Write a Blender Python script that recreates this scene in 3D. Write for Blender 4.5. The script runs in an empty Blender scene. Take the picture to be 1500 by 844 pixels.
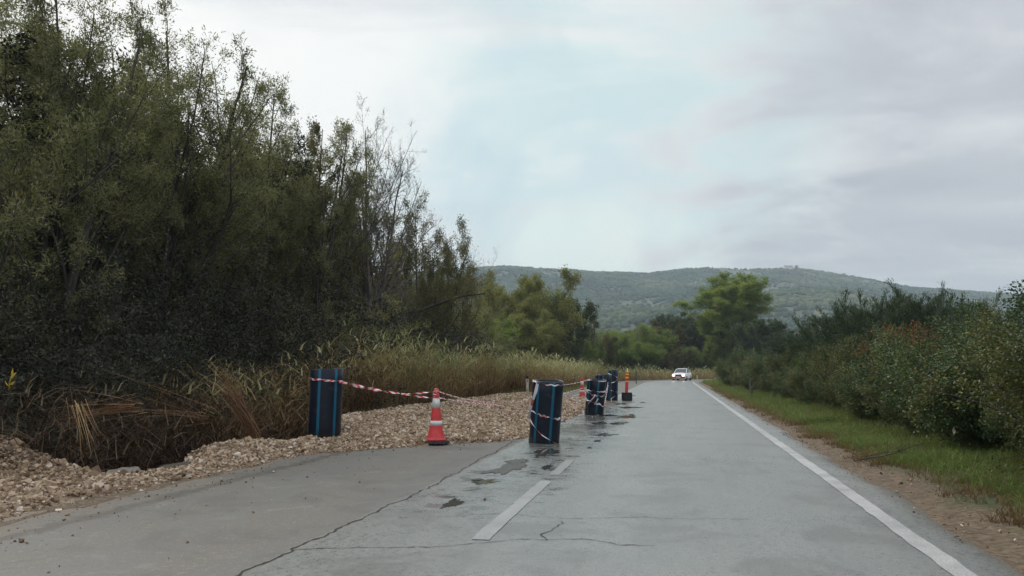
import bpy, math, random
import numpy as np
from mathutils import Vector, Matrix
R = math.radians
sc = bpy.context.scene
COL = sc.collection

# ------------------------------------------------------------------ camera, sky, sun, exposure
CAM_H = 1.4; F = 1200.0; HZ = 540.0          # eye height, focal length in photo pixels, horizon row
cam_d = bpy.data.cameras.new('camera'); cam = bpy.data.objects.new('camera', cam_d); COL.objects.link(cam)
cam_d.sensor_width = 36; cam_d.lens = 36 * F / 1500
cam_d.clip_start = .05; cam_d.clip_end = 20000
cam.location = (0, 0, CAM_H)
PITCH = math.atan((HZ - 422) / F)
cam.rotation_euler = (R(90) + PITCH, 0, 0)
sc.camera = cam

SUN_EL, SUN_AZ = 38, -42                      # elevation, azimuth clockwise from +Y
w = bpy.data.worlds.new('World'); sc.world = w; w.use_nodes = True
nt = w.node_tree; N = nt.nodes; L = nt.links; N.clear()
def nn(t, **k):
    n = N.new(t)
    for a, b in k.items(): setattr(n, a, b)
    return n
wo = nn('ShaderNodeOutputWorld'); bg = nn('ShaderNodeBackground'); bg.inputs[1].default_value = .1
sky = nn('ShaderNodeTexSky', sky_type='NISHITA', sun_disc=False)
sky.sun_elevation = R(SUN_EL); sky.sun_rotation = R(SUN_AZ); sky.altitude = 0; sky.dust_density = 2
tc = nn('ShaderNodeTexCoord')
def vmath(op, a, b=None):
    n = nn('ShaderNodeVectorMath', operation=op); L.new(a, n.inputs[0])
    if b is not None:
        if isinstance(b, tuple): n.inputs[1].default_value = b
        else: L.new(b, n.inputs[1])
    return n
def smath(op, a, b=None, c=None, clamp=False):
    n = nn('ShaderNodeMath', operation=op); n.use_clamp = clamp
    for i, v in enumerate((a, b, c)):
        if v is None: continue
        if isinstance(v, (int, float)): n.inputs[i].default_value = v
        else: L.new(v, n.inputs[i])
    return n.outputs[0]
def ramp(val, stops, mode='EASE'):
    n = nn('ShaderNodeValToRGB'); n.color_ramp.interpolation = mode
    e = n.color_ramp.elements
    while len(e) < len(stops): e.new(.5)
    for i, (p, c) in enumerate(stops): e[i].position = p; e[i].color = (*c, 1) if len(c) == 3 else c
    L.new(val, n.inputs[0]); return n.outputs[0]
def mixc(f, a, b, mode='MIX'):
    n = nn('ShaderNodeMix', data_type='RGBA', blend_type=mode)
    if isinstance(f, (int, float)): n.inputs[0].default_value = f
    else: L.new(f, n.inputs[0])
    for i, v in ((6, a), (7, b)):
        if isinstance(v, tuple): n.inputs[i].default_value = (*v, 1)
        else: L.new(v, n.inputs[i])
    return n.outputs[2]
sep = nn('ShaderNodeSeparateXYZ'); L.new(tc.outputs['Generated'], sep.inputs[0])
den = smath('ADD', smath('MAXIMUM', sep.outputs[2], 0), .12)
px = smath('DIVIDE', sep.outputs[0], den); py = smath('DIVIDE', sep.outputs[1], den)
cmb = nn('ShaderNodeCombineXYZ'); L.new(px, cmb.inputs[0]); L.new(py, cmb.inputs[1])
def noise(vec, scale, detail=4, rough=.5, dist=0.):
    n = nn('ShaderNodeTexNoise'); n.inputs['Scale'].default_value = scale; n.inputs['Detail'].default_value = detail
    n.inputs['Roughness'].default_value = rough; n.inputs['Distortion'].default_value = dist
    if vec is not None: L.new(vec, n.inputs['Vector'])
    return n.outputs['Fac']
def toward(pxx, pyy, lo, hi):
    """1 near the sky direction that the photo shows at that place, 0 away from it"""
    v = Vector(((pxx - 750) / F, 1, 0)); z = (422 - pyy) / F
    d = Vector(((pxx - 750) / F, math.cos(PITCH) - z * math.sin(PITCH), math.sin(PITCH) + z * math.cos(PITCH))).normalized()
    dt = vmath('DOT_PRODUCT', tc.outputs['Generated'], tuple(d)).outputs['Value']
    n = nn('ShaderNodeMapRange', interpolation_type='SMOOTHSTEP'); L.new(dt, n.inputs[0])
    n.inputs[1].default_value = math.cos(R(lo)); n.inputs[2].default_value = math.cos(R(hi)); return n.outputs[0]
mp = nn('ShaderNodeMapping'); L.new(cmb.outputs[0], mp.inputs[0]); mp.inputs['Rotation'].default_value = (0, 0, R(-35)); mp.inputs['Scale'].default_value = (.55, 1.7, 1)
cl = noise(mp.outputs[0], .75, 6, .55, .5)
cl2 = noise(cmb.outputs[0], 1.3, 6, .58, .5)
cl3 = noise(tc.outputs['Generated'], 7, 5, .55, .3)
def amp(v, lo, hi):
    n = nn('ShaderNodeMapRange', interpolation_type='SMOOTHSTEP'); L.new(v, n.inputs[0]); n.inputs[1].default_value = lo; n.inputs[2].default_value = hi; return n.outputs[0]
grey = ramp(cl, [(.30, (3.9, 4.0, 4.6)), (.5, (4.8, 4.9, 5.5)), (.68, (6.2, 6.35, 6.8))])
br = smath('ADD', smath('MULTIPLY', toward(520, 60, 40, 4), 1.15), smath('MULTIPLY', smath('SUBTRACT', cl2, .5), 1.5))
grey = mixc(amp(br, .15, 1.2), grey, (8.7, 8.65, 8.8))
streak = smath('MULTIPLY', toward(560, 120, 26, 4), amp(cl, .52, .40))
grey = mixc(smath('MULTIPLY', streak, .8), grey, (6.6, 6.7, 7.3))
grey = mixc(smath('MULTIPLY', amp(cl3, .5, .68), .3), grey, (5.0, 5.2, 5.8)); grey = mixc(smath('MULTIPLY', amp(cl2, .5, .68), .3), grey, (8.6, 8.7, 8.9))
blue = smath('MULTIPLY', toward(900, 160, 17, 2), amp(cl2, .36, .56))
grey = mixc(smath('MULTIPLY', blue, .9), grey, (5.5, 6.9, 7.3))
grey = mixc(smath('MULTIPLY', smath('MULTIPLY', toward(740, 270, 12, 1), amp(cl3, .35, .6)), .8), grey, (5.2, 6.6, 7.3))
glow = smath('MULTIPLY', smath('MAXIMUM', toward(800, 378, 5.5, 0), smath('MAXIMUM', toward(890, 380, 6, 1), toward(980, 388, 5, 1))), amp(smath('ADD', cl3, smath('MULTIPLY', toward(850, 372, 5, 1), .25)), .40, .62))
grey = mixc(smath('MULTIPLY', glow, .75), grey, (7.9, 8.6, 8.4))
allsky = mixc(.9, sky.outputs[0], grey)
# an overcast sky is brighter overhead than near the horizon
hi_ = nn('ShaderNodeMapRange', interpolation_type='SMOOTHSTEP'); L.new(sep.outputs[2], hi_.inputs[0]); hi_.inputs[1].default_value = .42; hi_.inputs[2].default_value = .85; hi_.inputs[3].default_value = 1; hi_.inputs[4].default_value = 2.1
bk_ = nn('ShaderNodeMapRange', interpolation_type='SMOOTHSTEP'); L.new(sep.outputs[1], bk_.inputs[0]); bk_.inputs[1].default_value = .35; bk_.inputs[2].default_value = -.5; bk_.inputs[3].default_value = 1; bk_.inputs[4].default_value = 1.45  # unseen sky behind the camera also brightened, added to light the trees
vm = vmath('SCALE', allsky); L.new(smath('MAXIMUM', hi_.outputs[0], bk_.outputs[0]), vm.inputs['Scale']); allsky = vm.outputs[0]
# below the horizon the world is dull ground
low = smath('LESS_THAN', sep.outputs[2], -.01)
allsky = mixc(low, allsky, (1.0, 1.05, .9))
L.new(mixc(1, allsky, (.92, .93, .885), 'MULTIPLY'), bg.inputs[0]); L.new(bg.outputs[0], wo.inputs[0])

sd = bpy.data.lights.new('sun', 'SUN'); so = bpy.data.objects.new('sun', sd); COL.objects.link(so)
sd.energy = 1.5; sd.angle = R(16); sd.color = (1, .96, .9)
so.rotation_euler = (R(90 - SUN_EL), 0, R(180 - SUN_AZ) )
sdir = Vector((math.sin(R(SUN_AZ)) * math.cos(R(SUN_EL)), math.cos(R(SUN_AZ)) * math.cos(R(SUN_EL)), math.sin(R(SUN_EL))))
so.rotation_euler = sdir.to_track_quat('Z', 'Y').to_euler()

vs = sc.view_settings; vs.view_transform = 'Standard'; vs.look = 'None'; vs.gamma = 1; vs.exposure = 0.4
sc.cycles.use_denoising = True; sc.cycles.max_bounces = 6; sc.cycles.diffuse_bounces = 3; sc.cycles.glossy_bounces = 3
sc.cycles.transmission_bounces = 4; sc.cycles.transparent_max_bounces = 6; sc.cycles.volume_bounces = 0
sc.cycles.use_adaptive_sampling = True

# ------------------------------------------------------------------ helpers
rng = np.random.default_rng(7); random.seed(7)
def at(pxx, pyy, Y):
    """world point at depth Y seen at photo pixel"""
    z = (422 - pyy) / F
    dy = math.cos(PITCH) - z * math.sin(PITCH); dz = math.sin(PITCH) + z * math.cos(PITCH); dx = (pxx - 750) / F
    return Vector((dx / dy * Y, Y, CAM_H + dz / dy * Y))
def link(o, parent=None):
    COL.objects.link(o)
    if parent is not None: o.parent = parent
    return o
def tag(o, label=None, cat=None, group=None, kind=None):
    if label: o['label'] = label
    if cat: o['category'] = cat
    if group: o['group'] = group
    if kind: o['kind'] = kind
    return o
def empty(name, loc, label, cat, group=None, rz=0, sc_=None):
    o = bpy.data.objects.new(name, None); COL.objects.link(o); o.location = loc; o.rotation_euler = (0, 0, rz)
    o.empty_display_size = .2
    if sc_: o.scale = sc_
    return tag(o, label, cat, group)
def mesh_np(name, V, Fa, mats, attrs=None, smooth=False, matidx=None, uv=None):
    """V (n,3); Fa (m,k) faces, all of k corners"""
    me = bpy.data.meshes.new(name); V = np.asarray(V, np.float32); Fa = np.asarray(Fa, np.int32)
    m, k = Fa.shape
    me.vertices.add(len(V)); me.vertices.foreach_set('co', V.ravel())
    me.loops.add(m * k); me.loops.foreach_set('vertex_index', Fa.ravel())
    me.polygons.add(m); me.polygons.foreach_set('loop_start', np.arange(0, m * k, k, dtype=np.int32))
    if matidx is not None: me.polygons.foreach_set('material_index', np.asarray(matidx, np.int32))
    me.polygons.foreach_set('use_smooth', np.full(m, smooth))
    me.update(calc_edges=True)
    if uv is not None:
        l = me.uv_layers.new(name='UVMap'); l.data.foreach_set('uv', np.asarray(uv, np.float32)[Fa.ravel()].ravel())
    for a, v in (attrs or {}).items():
        at_ = me.attributes.new(a, 'FLOAT', 'POINT'); at_.data.foreach_set('value', np.asarray(v, np.float32))
    for mt in (mats if isinstance(mats, (list, tuple)) else [mats]): me.materials.append(mt)
    me.validate(); return me
def obj(name, me, parent=None):
    return link(bpy.data.objects.new(name, me), parent)
def hash2(ix, iy, seed):
    h = (ix.astype(np.int64) * 374761393 + iy.astype(np.int64) * 668265263 + seed * 1442695041) & 0xffffffff
    h = ((h ^ (h >> 13)) * 1274126177) & 0xffffffff
    return ((h ^ (h >> 16)) & 0xffff) / 65535.0
def vnoise(x, y, seed=0):
    x = np.asarray(x, float); y = np.asarray(y, float)
    ix = np.floor(x); iy = np.floor(y); fx = x - ix; fy = y - iy
    fx = fx * fx * (3 - 2 * fx); fy = fy * fy * (3 - 2 * fy)
    a = hash2(ix, iy, seed); b = hash2(ix + 1, iy, seed); c = hash2(ix, iy + 1, seed); d = hash2(ix + 1, iy + 1, seed)
    return (a * (1 - fx) + b * fx) * (1 - fy) + (c * (1 - fx) + d * fx) * fy
def fbm(x, y, seed=0, oct=4):
    s = 0; a = .5; t = 0
    for i in range(oct):
        s = s + a * vnoise(x, y, seed + i); t += a; a *= .5; x = x * 2.03 + 11.3; y = y * 2.03 + 5.7
    return s / t
def sstep(a, b, x):
    t = np.clip((x - a) / (b - a), 0, 1); return t * t * (3 - 2 * t)
def unit(v): return v / np.maximum(np.linalg.norm(v, axis=-1, keepdims=True), 1e-9)

# ------------------------------------------------------------------ materials
def mat(name):
    global nt, N, L
    m = bpy.data.materials.new(name); m.use_nodes = True; nt = m.node_tree; N = nt.nodes; L = nt.links
    return m, N['Principled BSDF'], N['Material Output']
def simple(name, col, rough=.5, metal=0, var=.12, scale=8, bump=0, emis=None, spec=.5):
    m, b, o = mat(name)
    t = nn('ShaderNodeTexCoord')
    nz = noise(t.outputs['Object'], scale, 5, .6)
    c2 = tuple(x * (1 - 2.2 * var) for x in col)
    L.new(ramp(nz, [(.3, c2), (.65, col)], 'LINEAR'), b.inputs['Base Color'])
    b.inputs['Roughness'].default_value = rough; b.inputs['Metallic'].default_value = metal
    b.inputs['Specular IOR Level'].default_value = spec
    if bump:
        bp = nn('ShaderNodeBump'); bp.inputs['Strength'].default_value = bump; bp.inputs['Distance'].default_value = .01
        L.new(noise(t.outputs['Object'], scale * 6, 4), bp.inputs['Height']); L.new(bp.outputs[0], b.inputs['Normal'])
    if emis: b.inputs['Emission Color'].default_value = (*emis[:3], 1); b.inputs['Emission Strength'].default_value = emis[3]
    return m
def leafmat(name, stops, trans=.35, rough=.55, tr_tint=(1.0, 1.0, .6)):
    """colour by a per-leaf number, a bit by object; partly translucent"""
    m, b, o = mat(name)
    a = nn('ShaderNodeAttribute', attribute_name='c')
    t = nn('ShaderNodeTexCoord'); nz = noise(t.outputs['Object'], .55, 3)
    oi = nn('ShaderNodeObjectInfo')
    v = smath('ADD', smath('ADD', smath('MULTIPLY', a.outputs['Fac'], .6), smath('MULTIPLY', smath('SUBTRACT', nz, .5), 1.1)),
              smath('ADD', .2, smath('MULTIPLY', smath('SUBTRACT', oi.outputs['Random'], .5), .15)))
    c = ramp(v, stops, 'LINEAR'); L.new(c, b.inputs['Base Color'])
    b.inputs['Roughness'].default_value = rough; b.inputs['Specular IOR Level'].default_value = .35
    if trans:
        tr = nn('ShaderNodeBsdfTranslucent'); L.new(mixc(1, c, tr_tint, 'MULTIPLY'), tr.inputs[0])
        mx = nn('ShaderNodeMixShader'); mx.inputs[0].default_value = trans
        L.new(b.outputs[0], mx.inputs[1]); L.new(tr.outputs[0], mx.inputs[2]); L.new(mx.outputs[0], o.inputs[0])
    return m
M = {}
M['bark'] = simple('bark', (.075, .065, .055), .9, var=.25, scale=5, bump=.5)
M['pale_bark'] = simple('pale_bark', (.16, .14, .125), .9, var=.2, scale=5, bump=.4)
M['willow'] = leafmat('willow_leaves', [(.0, (0.073, 0.088, 0.039)), (.35, (0.146, 0.159, 0.073)), (.6, (0.232, 0.238, 0.122)), (.85, (0.329, 0.317, 0.183)), (1, (0.354, 0.293, 0.122))], .5)
M['dark'] = leafmat('shade_dark_leaves', [(.0, (.008, .009, .005)), (.5, (.02, .023, .009)), (1, (.05, .05, .018))], .12)  # near-black tones put the deep shade under the crowns into the leaf colour
M['deep'] = leafmat('deep_green_leaves', [(.0, (.03, .05, .022)), (.5, (.06, .085, .035)), (1, (.10, .12, .05))], .3)
M['oak'] = leafmat('brownish_leaves', [(.0, (.06, .065, .03)), (.4, (.115, .115, .048)), (.75, (.18, .15, .065)), (1, (.22, .17, .07))], .42)
M['yellow'] = leafmat('yellow_green_leaves', [(.0, (.10, .13, .045)), (.45, (.195, .21, .07)), (.8, (.28, .265, .09)), (1, (.31, .25, .09))], .45)
M['fresh'] = leafmat('fresh_green_leaves', [(.0, (.08, .135, .035)), (.5, (.16, .225, .055)), (1, (.26, .29, .08))], .45)
M['poplar'] = leafmat('poplar_leaves', [(.0, (0.127, 0.196, 0.052)), (.5, (0.218, 0.287, 0.075)), (.85, (0.310, 0.345, 0.098)), (1, (0.356, 0.310, 0.092))], .45)
M['bramble'] = leafmat('bramble_leaves', [(.0, (.02, .04, .014)), (.38, (.045, .085, .024)), (.62, (.10, .14, .04)), (.82, (.17, .16, .055)), (.93, (.17, .085, .035)), (1, (.19, .075, .035))], .25, .45)
M['bramble_y'] = leafmat('olive_bramble_leaves', [(.0, (.022, .038, .012)), (.4, (.06, .08, .02)), (.7, (.125, .135, .036)), (1, (.21, .14, .045))], .28, .45)
M['broom'] = leafmat('broom_wands', [(.0, (.025, .045, .022)), (.5, (.05, .08, .036)), (1, (.09, .11, .05))], .1)
M['rust'] = leafmat('rusty_leaves', [(.0, (.10, .05, .02)), (.5, (.22, .09, .035)), (1, (.3, .16, .05))], .35)

# ------------------------------------------------------------------ road geometry: s along the centre line, t across (right positive)
HA = math.atan(.196); D0 = np.array([math.sin(HA), math.cos(HA)]); RT0 = np.array([D0[1], -D0[0]])
P0 = np.array([-1.53, 0.]); S0 = 86.0; RAD = 33.0; ARC = R(100)
CC = P0 + D0 * S0 + RT0 * RAD
def st_to_xy(s, t):
    s = np.asarray(s, float); t = np.asarray(t, float)
    s, t = np.broadcast_arrays(s, t)
    x = P0[0] + D0[0] * s + RT0[0] * t; y = P0[1] + D0[1] * s + RT0[1] * t
    ph = np.clip((s - S0) / RAD, 0, ARC); ext = np.maximum((s - S0) - RAD * ARC, 0)
    hd = HA + ph; dx, dy = np.sin(hd), np.cos(hd)
    ax = CC[0] - dy * (RAD - t) + dx * ext; ay = CC[1] + dx * (RAD - t) + dy * ext
    m = s > S0
    return np.where(m, ax, x), np.where(m, ay, y)
def xy_to_st(x, y):
    x = np.asarray(x, float); y = np.asarray(y, float)
    s = (x - P0[0]) * D0[0] + (y - P0[1]) * D0[1]; t = (x - P0[0]) * RT0[0] + (y - P0[1]) * RT0[1]
    rx, ry = x - CC[0], y - CC[1]; r = np.hypot(rx, ry)
    ang = np.arctan2(ry, -rx)            # heading = ang at left side of centre
    hd = ang - HA
    inarc = (s > S0) & (hd < ARC + .3)
    return np.where(inarc, S0 + RAD * np.clip(hd, 0, ARC), s), np.where(inarc, RAD - r, np.where(s > S0, 60., t))
def ground_z(x, y):
    s, t = xy_to_st(x, y)
    n = fbm(x * .5, y * .5, 3) - .5; n2 = fbm(x * 2.2, y * 2.2, 9, 3) - .5
    z = np.full_like(s, -.05)
    zr = -.05 + .05 * sstep(4.1, 4.5, t) + .30 * sstep(4.8, 7.5, t) + .25 * sstep(8, 20, t)
    vergeL = np.interp(s, [0, 9, 12, 14.5, 16.5, 19, 23, 36, 45, 60, 200], [4.9, 5.2, 5.6, 5.2, 5.3, 6.2, 6.9, 6.8, 6.4, 5.0, 5.0])
    dep = np.interp(s, [0, 30, 45, 200], [1.3, 1.2, .8, .6])
    zl = -.05 + .05 * sstep(4.0, 4.4, -t) - dep * sstep(vergeL, vergeL + 1.9, -t) + .25 * sstep(12, 16, -t)
    z = np.where(t > 0, zr, zl)
    off = sstep(4.6, 6, np.abs(t))
    far = sstep(60, 200, y)
    return z + off * (n * .25 + n2 * .08) + far * 0 - .0

# ground sheet, fine near the road and coarse to the horizon
def axis(lo, hi, fine_lo, fine_hi, step, grow=1.12):
    a = list(np.arange(fine_lo, fine_hi + 1e-6, step)); d = step; v = a[0]
    left = []
    while v > lo: d *= grow; v -= d; left.append(v)
    d = step; v = a[-1]; right = []
    while v < hi: d *= grow; v += d; right.append(v)
    return np.array(left[::-1] + a + right)
gx = axis(-3300, 3900, -14, 34, .22); gy = axis(-300, 3000, 2, 60, .22, 1.06)
GX, GY = np.meshgrid(gx, gy)
GZ = ground_z(GX, GY)
def gridfaces(ny, nx):
    i = np.arange(ny - 1)[:, None] * nx + np.arange(nx - 1)[None, :]
    return np.stack([i, i + 1, i + nx + 1, i + nx], -1).reshape(-1, 4)
m, b, o = mat('soil_and_grass')
a = nn('ShaderNodeAttribute', attribute_name='t'); tcn = nn('ShaderNodeTexCoord')
n1 = noise(tcn.outputs['Object'], 1.4, 6, .6); n2 = noise(tcn.outputs['Object'], 14, 5, .65)
soil = ramp(n2, [(.3, (.05, .034, .018)), (.5, (.115, .082, .048)), (.7, (.20, .15, .095))], 'LINEAR')
grs = ramp(n2, [(.3, (.03, .045, .015)), (.7, (.075, .09, .03))], 'LINEAR')
tt = smath('ADD', a.outputs['Fac'], smath('MULTIPLY', smath('SUBTRACT', n1, .5), 1.6))
right = nn('ShaderNodeMapRange', interpolation_type='SMOOTHSTEP'); L.new(tt, right.inputs[0]); right.inputs[1].default_value = 4.35; right.inputs[2].default_value = 4.9
left = nn('ShaderNodeMapRange', interpolation_type='SMOOTHSTEP'); L.new(tt, left.inputs[0]); left.inputs[1].default_value = -4.6; left.inputs[2].default_value = -5.2
litter = ramp(n2, [(.3, (.035, .025, .015)), (.7, (.10, .075, .045))], 'LINEAR')
c = mixc(right.outputs[0], soil, grs); c = mixc(left.outputs[0], c, litter)
L.new(c, b.inputs['Base Color']); b.inputs['Roughness'].default_value = .95
bp = nn('ShaderNodeBump'); bp.inputs['Strength'].default_value = .7; bp.inputs['Distance'].default_value = .03
L.new(n2, bp.inputs['Height']); L.new(bp.outputs[0], b.inputs['Normal'])
M['ground'] = m
_, GT = xy_to_st(GX, GY)
g = obj('ground', mesh_np('ground', np.stack([GX, GY, GZ], -1).reshape(-1, 3), gridfaces(*GX.shape), M['ground'], {'t': GT.ravel()}, True))
tag(g, kind='structure')

# ---- the road sheet
m, b, o = mat('wet_asphalt')
uv = nn('ShaderNodeUVMap', uv_map='UVMap'); sp = nn('ShaderNodeSeparateXYZ'); L.new(uv.outputs[0], sp.inputs[0])
S_, T_ = sp.outputs[0], sp.outputs[1]
def mr(v, a_, b_, c_=0., d_=1., kind='SMOOTHSTEP'):
    n = nn('ShaderNodeMapRange', interpolation_type=kind); L.new(v, n.inputs[0])
    for i, x in enumerate((a_, b_, c_, d_)): n.inputs[i + 1].default_value = x
    return n.outputs[0]
grain = noise(uv.outputs[0], 95, 3, .7); fine = noise(uv.outputs[0], 38, 4, .7)
big = noise(uv.outputs[0], .55, 5, .6); mid = noise(uv.outputs[0], 3.2, 5, .6, .4)
vor = nn('ShaderNodeTexVoronoi'); vor.inputs['Scale'].default_value = 120; L.new(uv.outputs[0], vor.inputs['Vector'])
stretch = nn('ShaderNodeMapping'); stretch.inputs['Scale'].default_value = (.12, 1.6, 1); L.new(uv.outputs[0], stretch.inputs[0])
track = noise(stretch.outputs[0], 1, 4, .55)
seam = mr(smath('ADD', T_, smath('MULTIPLY', smath('SUBTRACT', mid, .5), .12)), -1.30, -1.46)
lane = ramp(grain, [(.25, (.10, .104, .094)), (.5, (.18, .186, .169)), (.75, (.315, .32, .29))], 'LINEAR')
old = ramp(grain, [(.25, (.085, .078, .062)), (.5, (.13, .12, .097)), (.75, (.215, .198, .162))], 'LINEAR')
c = mixc(seam, lane, old)
speck = noise(uv.outputs[0], 17, 4, .75)
c = mixc(smath('MULTIPLY', mr(speck, .52, .66), .35), c, (.33, .33, .315)); c = mixc(smath('MULTIPLY', mr(speck, .46, .36), .4), c, (.085, .085, .08))
stain = noise(stretch.outputs[0], 2.3, 5, .6, .6)
c = mixc(smath('MULTIPLY', mr(stain, .55, .7), .28), c, (.10, .10, .095))
c = mixc(smath('MULTIPLY', mr(track, .35, .7), .35), c, (.12, .128, .13))
c = mixc(smath('MULTIPLY', mr(big, .5, .75), .3), c, (.17, .165, .145))
# mud along the left edge and gravel side
mud = smath('MULTIPLY', mr(smath('ADD', T_, smath('MULTIPLY', smath('SUBTRACT', mid, .5), 1.6)), -4.0, -4.75), .75)
c = mixc(mud, c, (.20, .16, .12))
mudline = smath('MULTIPLY', mr(smath('ABSOLUTE', smath('ADD', smath('ADD', T_, 3.95), smath('MULTIPLY', smath('SUBTRACT', mid, .5), .5))), .16, .04), .75)
c = mixc(mudline, c, (.075, .065, .05))
# wet band just left of the centre line
band = smath('MULTIPLY', mr(T_, -1.5, -.9), mr(T_, .5, -.1))
band = smath('MULTIPLY', smath('MULTIPLY', band, mr(S_, 6.5, 9.5)), mr(S_, 45, 32))
wet = smath('MULTIPLY', band, mr(mid, .5, .62))
wet2 = smath('MULTIPLY', band, mr(S_, 11, 17)); wet2 = smath('MULTIPLY', wet2, mr(big, .3, .6))
wet2 = smath('MULTIPLY', wet2, mr(S_, 34, 24))
wetall = smath('MAXIMUM', wet, smath('MULTIPLY', wet2, .8))
c = mixc(smath('MULTIPLY', wetall, .65), c, (.045, .05, .047))
# broken right edge
edge = mr(smath('ADD', T_, smath('MULTIPLY', smath('SUBTRACT', mid, .5), .35)), 3.72, 3.86)
c = mixc(smath('MULTIPLY', edge, .6), c, (.19, .165, .14))
pat = noise(uv.outputs[0], 1.1, 6, .68, .6)
c = mixc(smath('MULTIPLY', mr(pat, .5, .62), .38), c, (.075, .072, .062)); c = mixc(smath('MULTIPLY', mr(pat, .42, .34), .22), c, (.26, .25, .22))
L.new(c, b.inputs['Base Color'])
r0 = smath('ADD', .22, smath('MULTIPLY', big, .2)); 
rr = nn('ShaderNodeMix'); L.new(seam, rr.inputs[0]); L.new(r0, rr.inputs[2]); rr.inputs[3].default_value = .66
r2 = nn('ShaderNodeMix'); L.new(wetall, r2.inputs[0]); L.new(rr.outputs[0], r2.inputs[2]); r2.inputs[3].default_value = .1
r3 = nn('ShaderNodeMix'); L.new(mud, r3.inputs[0]); L.new(r2.outputs[0], r3.inputs[2]); r3.inputs[3].default_value = .85
fl = noise(uv.outputs[0], 42, 3, .8)
L.new(smath('ADD', r3.outputs[0], smath('MULTIPLY', smath('SUBTRACT', smath('ADD', smath('MULTIPLY', speck, .5), smath('MULTIPLY', fl, .5)), .5), .9), clamp=True), b.inputs['Roughness'])
L.new(smath('MULTIPLY_ADD', seam, -.24, .52), b.inputs['Specular IOR Level'])
bp = nn('ShaderNodeBump'); bp.inputs['Distance'].default_value = .006
L.new(smath('MULTIPLY_ADD', wetall, -.2, .25), bp.inputs['Strength'])
L.new(smath('ADD', smath('ADD', grain, smath('MULTIPLY', speck, 1.5)), smath('MULTIPLY', vor.outputs['Distance'], .5)), bp.inputs['Height']); L.new(bp.outputs[0], b.inputs['Normal'])
M['asphalt'] = m
ss = np.concatenate([np.arange(-25, 60, .25), np.arange(60, 200, 1.)])
tl = np.linspace(0, 1, 60)
SS, TL = np.meshgrid(ss, tl, indexing='ij')
eR = 3.98 + .14 * (fbm(SS * 1.3, SS * 0 + 2, 5) - .5) * 2 + .05 * (vnoise(SS * 6, SS * 0, 8) - .5)
eL = -4.9 + 0 * SS
TT = eL + (eR - eL) * TL
X_, Y_ = st_to_xy(SS, TT)
Z_ = .0 + .012 * (fbm(SS * .4, TT * .8, 31) - .5) - .05 * sstep(.93, 1, TL) * 1 * (TL > .985)
road = obj('road', mesh_np('road', np.stack([X_, Y_, Z_], -1).reshape(-1, 3), gridfaces(*SS.shape)[:, ::-1], M['asphalt'], None, True,
                           uv=np.stack([SS, TT], -1).reshape(-1, 2)))
tag(road, kind='structure')
def road_z(s, t): return .012 * (fbm(np.asarray(s) * .4, np.asarray(t) * .8, 31) - .5)

def paintmat(name, col, lo, hi):
    m, b, o = mat(name)
    u = nn('ShaderNodeUVMap', uv_map='UVMap')
    n_ = noise(u.outputs[0], 60, 5, .75); nb = noise(u.outputs[0], 2.5, 4, .6)
    n2_ = smath('ADD', n_, smath('MULTIPLY', smath('SUBTRACT', nb, .5), .5))
    c = ramp(n2_, [(lo, (.2, .2, .195)), (hi, col)], 'LINEAR'); L.new(c, b.inputs['Base Color']); b.inputs['Roughness'].default_value = .55
    bp = nn('ShaderNodeBump'); bp.inputs['Strength'].default_value = .3; bp.inputs['Distance'].default_value = .003
    L.new(n_, bp.inputs['Height']); L.new(bp.outputs[0], b.inputs['Normal'])
    return m
M['line'] = paintmat('worn_white_paint', (.43, .43, .41), .34, .6)
M['line_faded'] = paintmat('faded_white_paint', (.31, .31, .30), .40, .60)
M['line_ghost'] = paintmat('ghost_white_paint', (.235, .235, .225), .42, .68)
def strip(name, s0, s1, tc_, wd, m_, dz=.005, step=.25, wob=.012):
    s = np.arange(s0, s1 + step * .5, step); n = len(s)
    tw = np.linspace(-.5, .5, 4)
    S2, W2 = np.meshgrid(s, tw, indexing='ij')
    e = wob * (vnoise(S2 * 5, W2 * 9, 4) - .5) * 2
    T2 = tc_ + W2 * wd + e
    x, y = st_to_xy(S2, T2); z = road_z(S2, T2) + dz
    me = mesh_np(name, np.stack([x, y, z], -1).reshape(-1, 3), gridfaces(n, 4)[:, ::-1], m_, None, True, uv=np.stack([S2, T2], -1).reshape(-1, 2))
    return tag(obj(name, me), kind='structure')
strip('road_edge_line', -20, 150, 3.42, .165, M['line'])
strip('road_centre_dash', 7.0, 10.6, -.085, .15, M['line_faded'], step=.15)
strip('road_centre_dash', 11.2, 13.0, -.075, .14, M['line_ghost'], step=.15)
for a_, b_ in ((-8, -3), (31.3, 36.3)): strip('road_centre_dash', a_, b_, 0, .14, M['line_ghost'])
strip('road_edge_line', -20, 5.7, -3.8, .12, M['line_ghost'])
strip('road_edge_line', 40, 150, -3.55, .12, M['line_ghost'])

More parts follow.
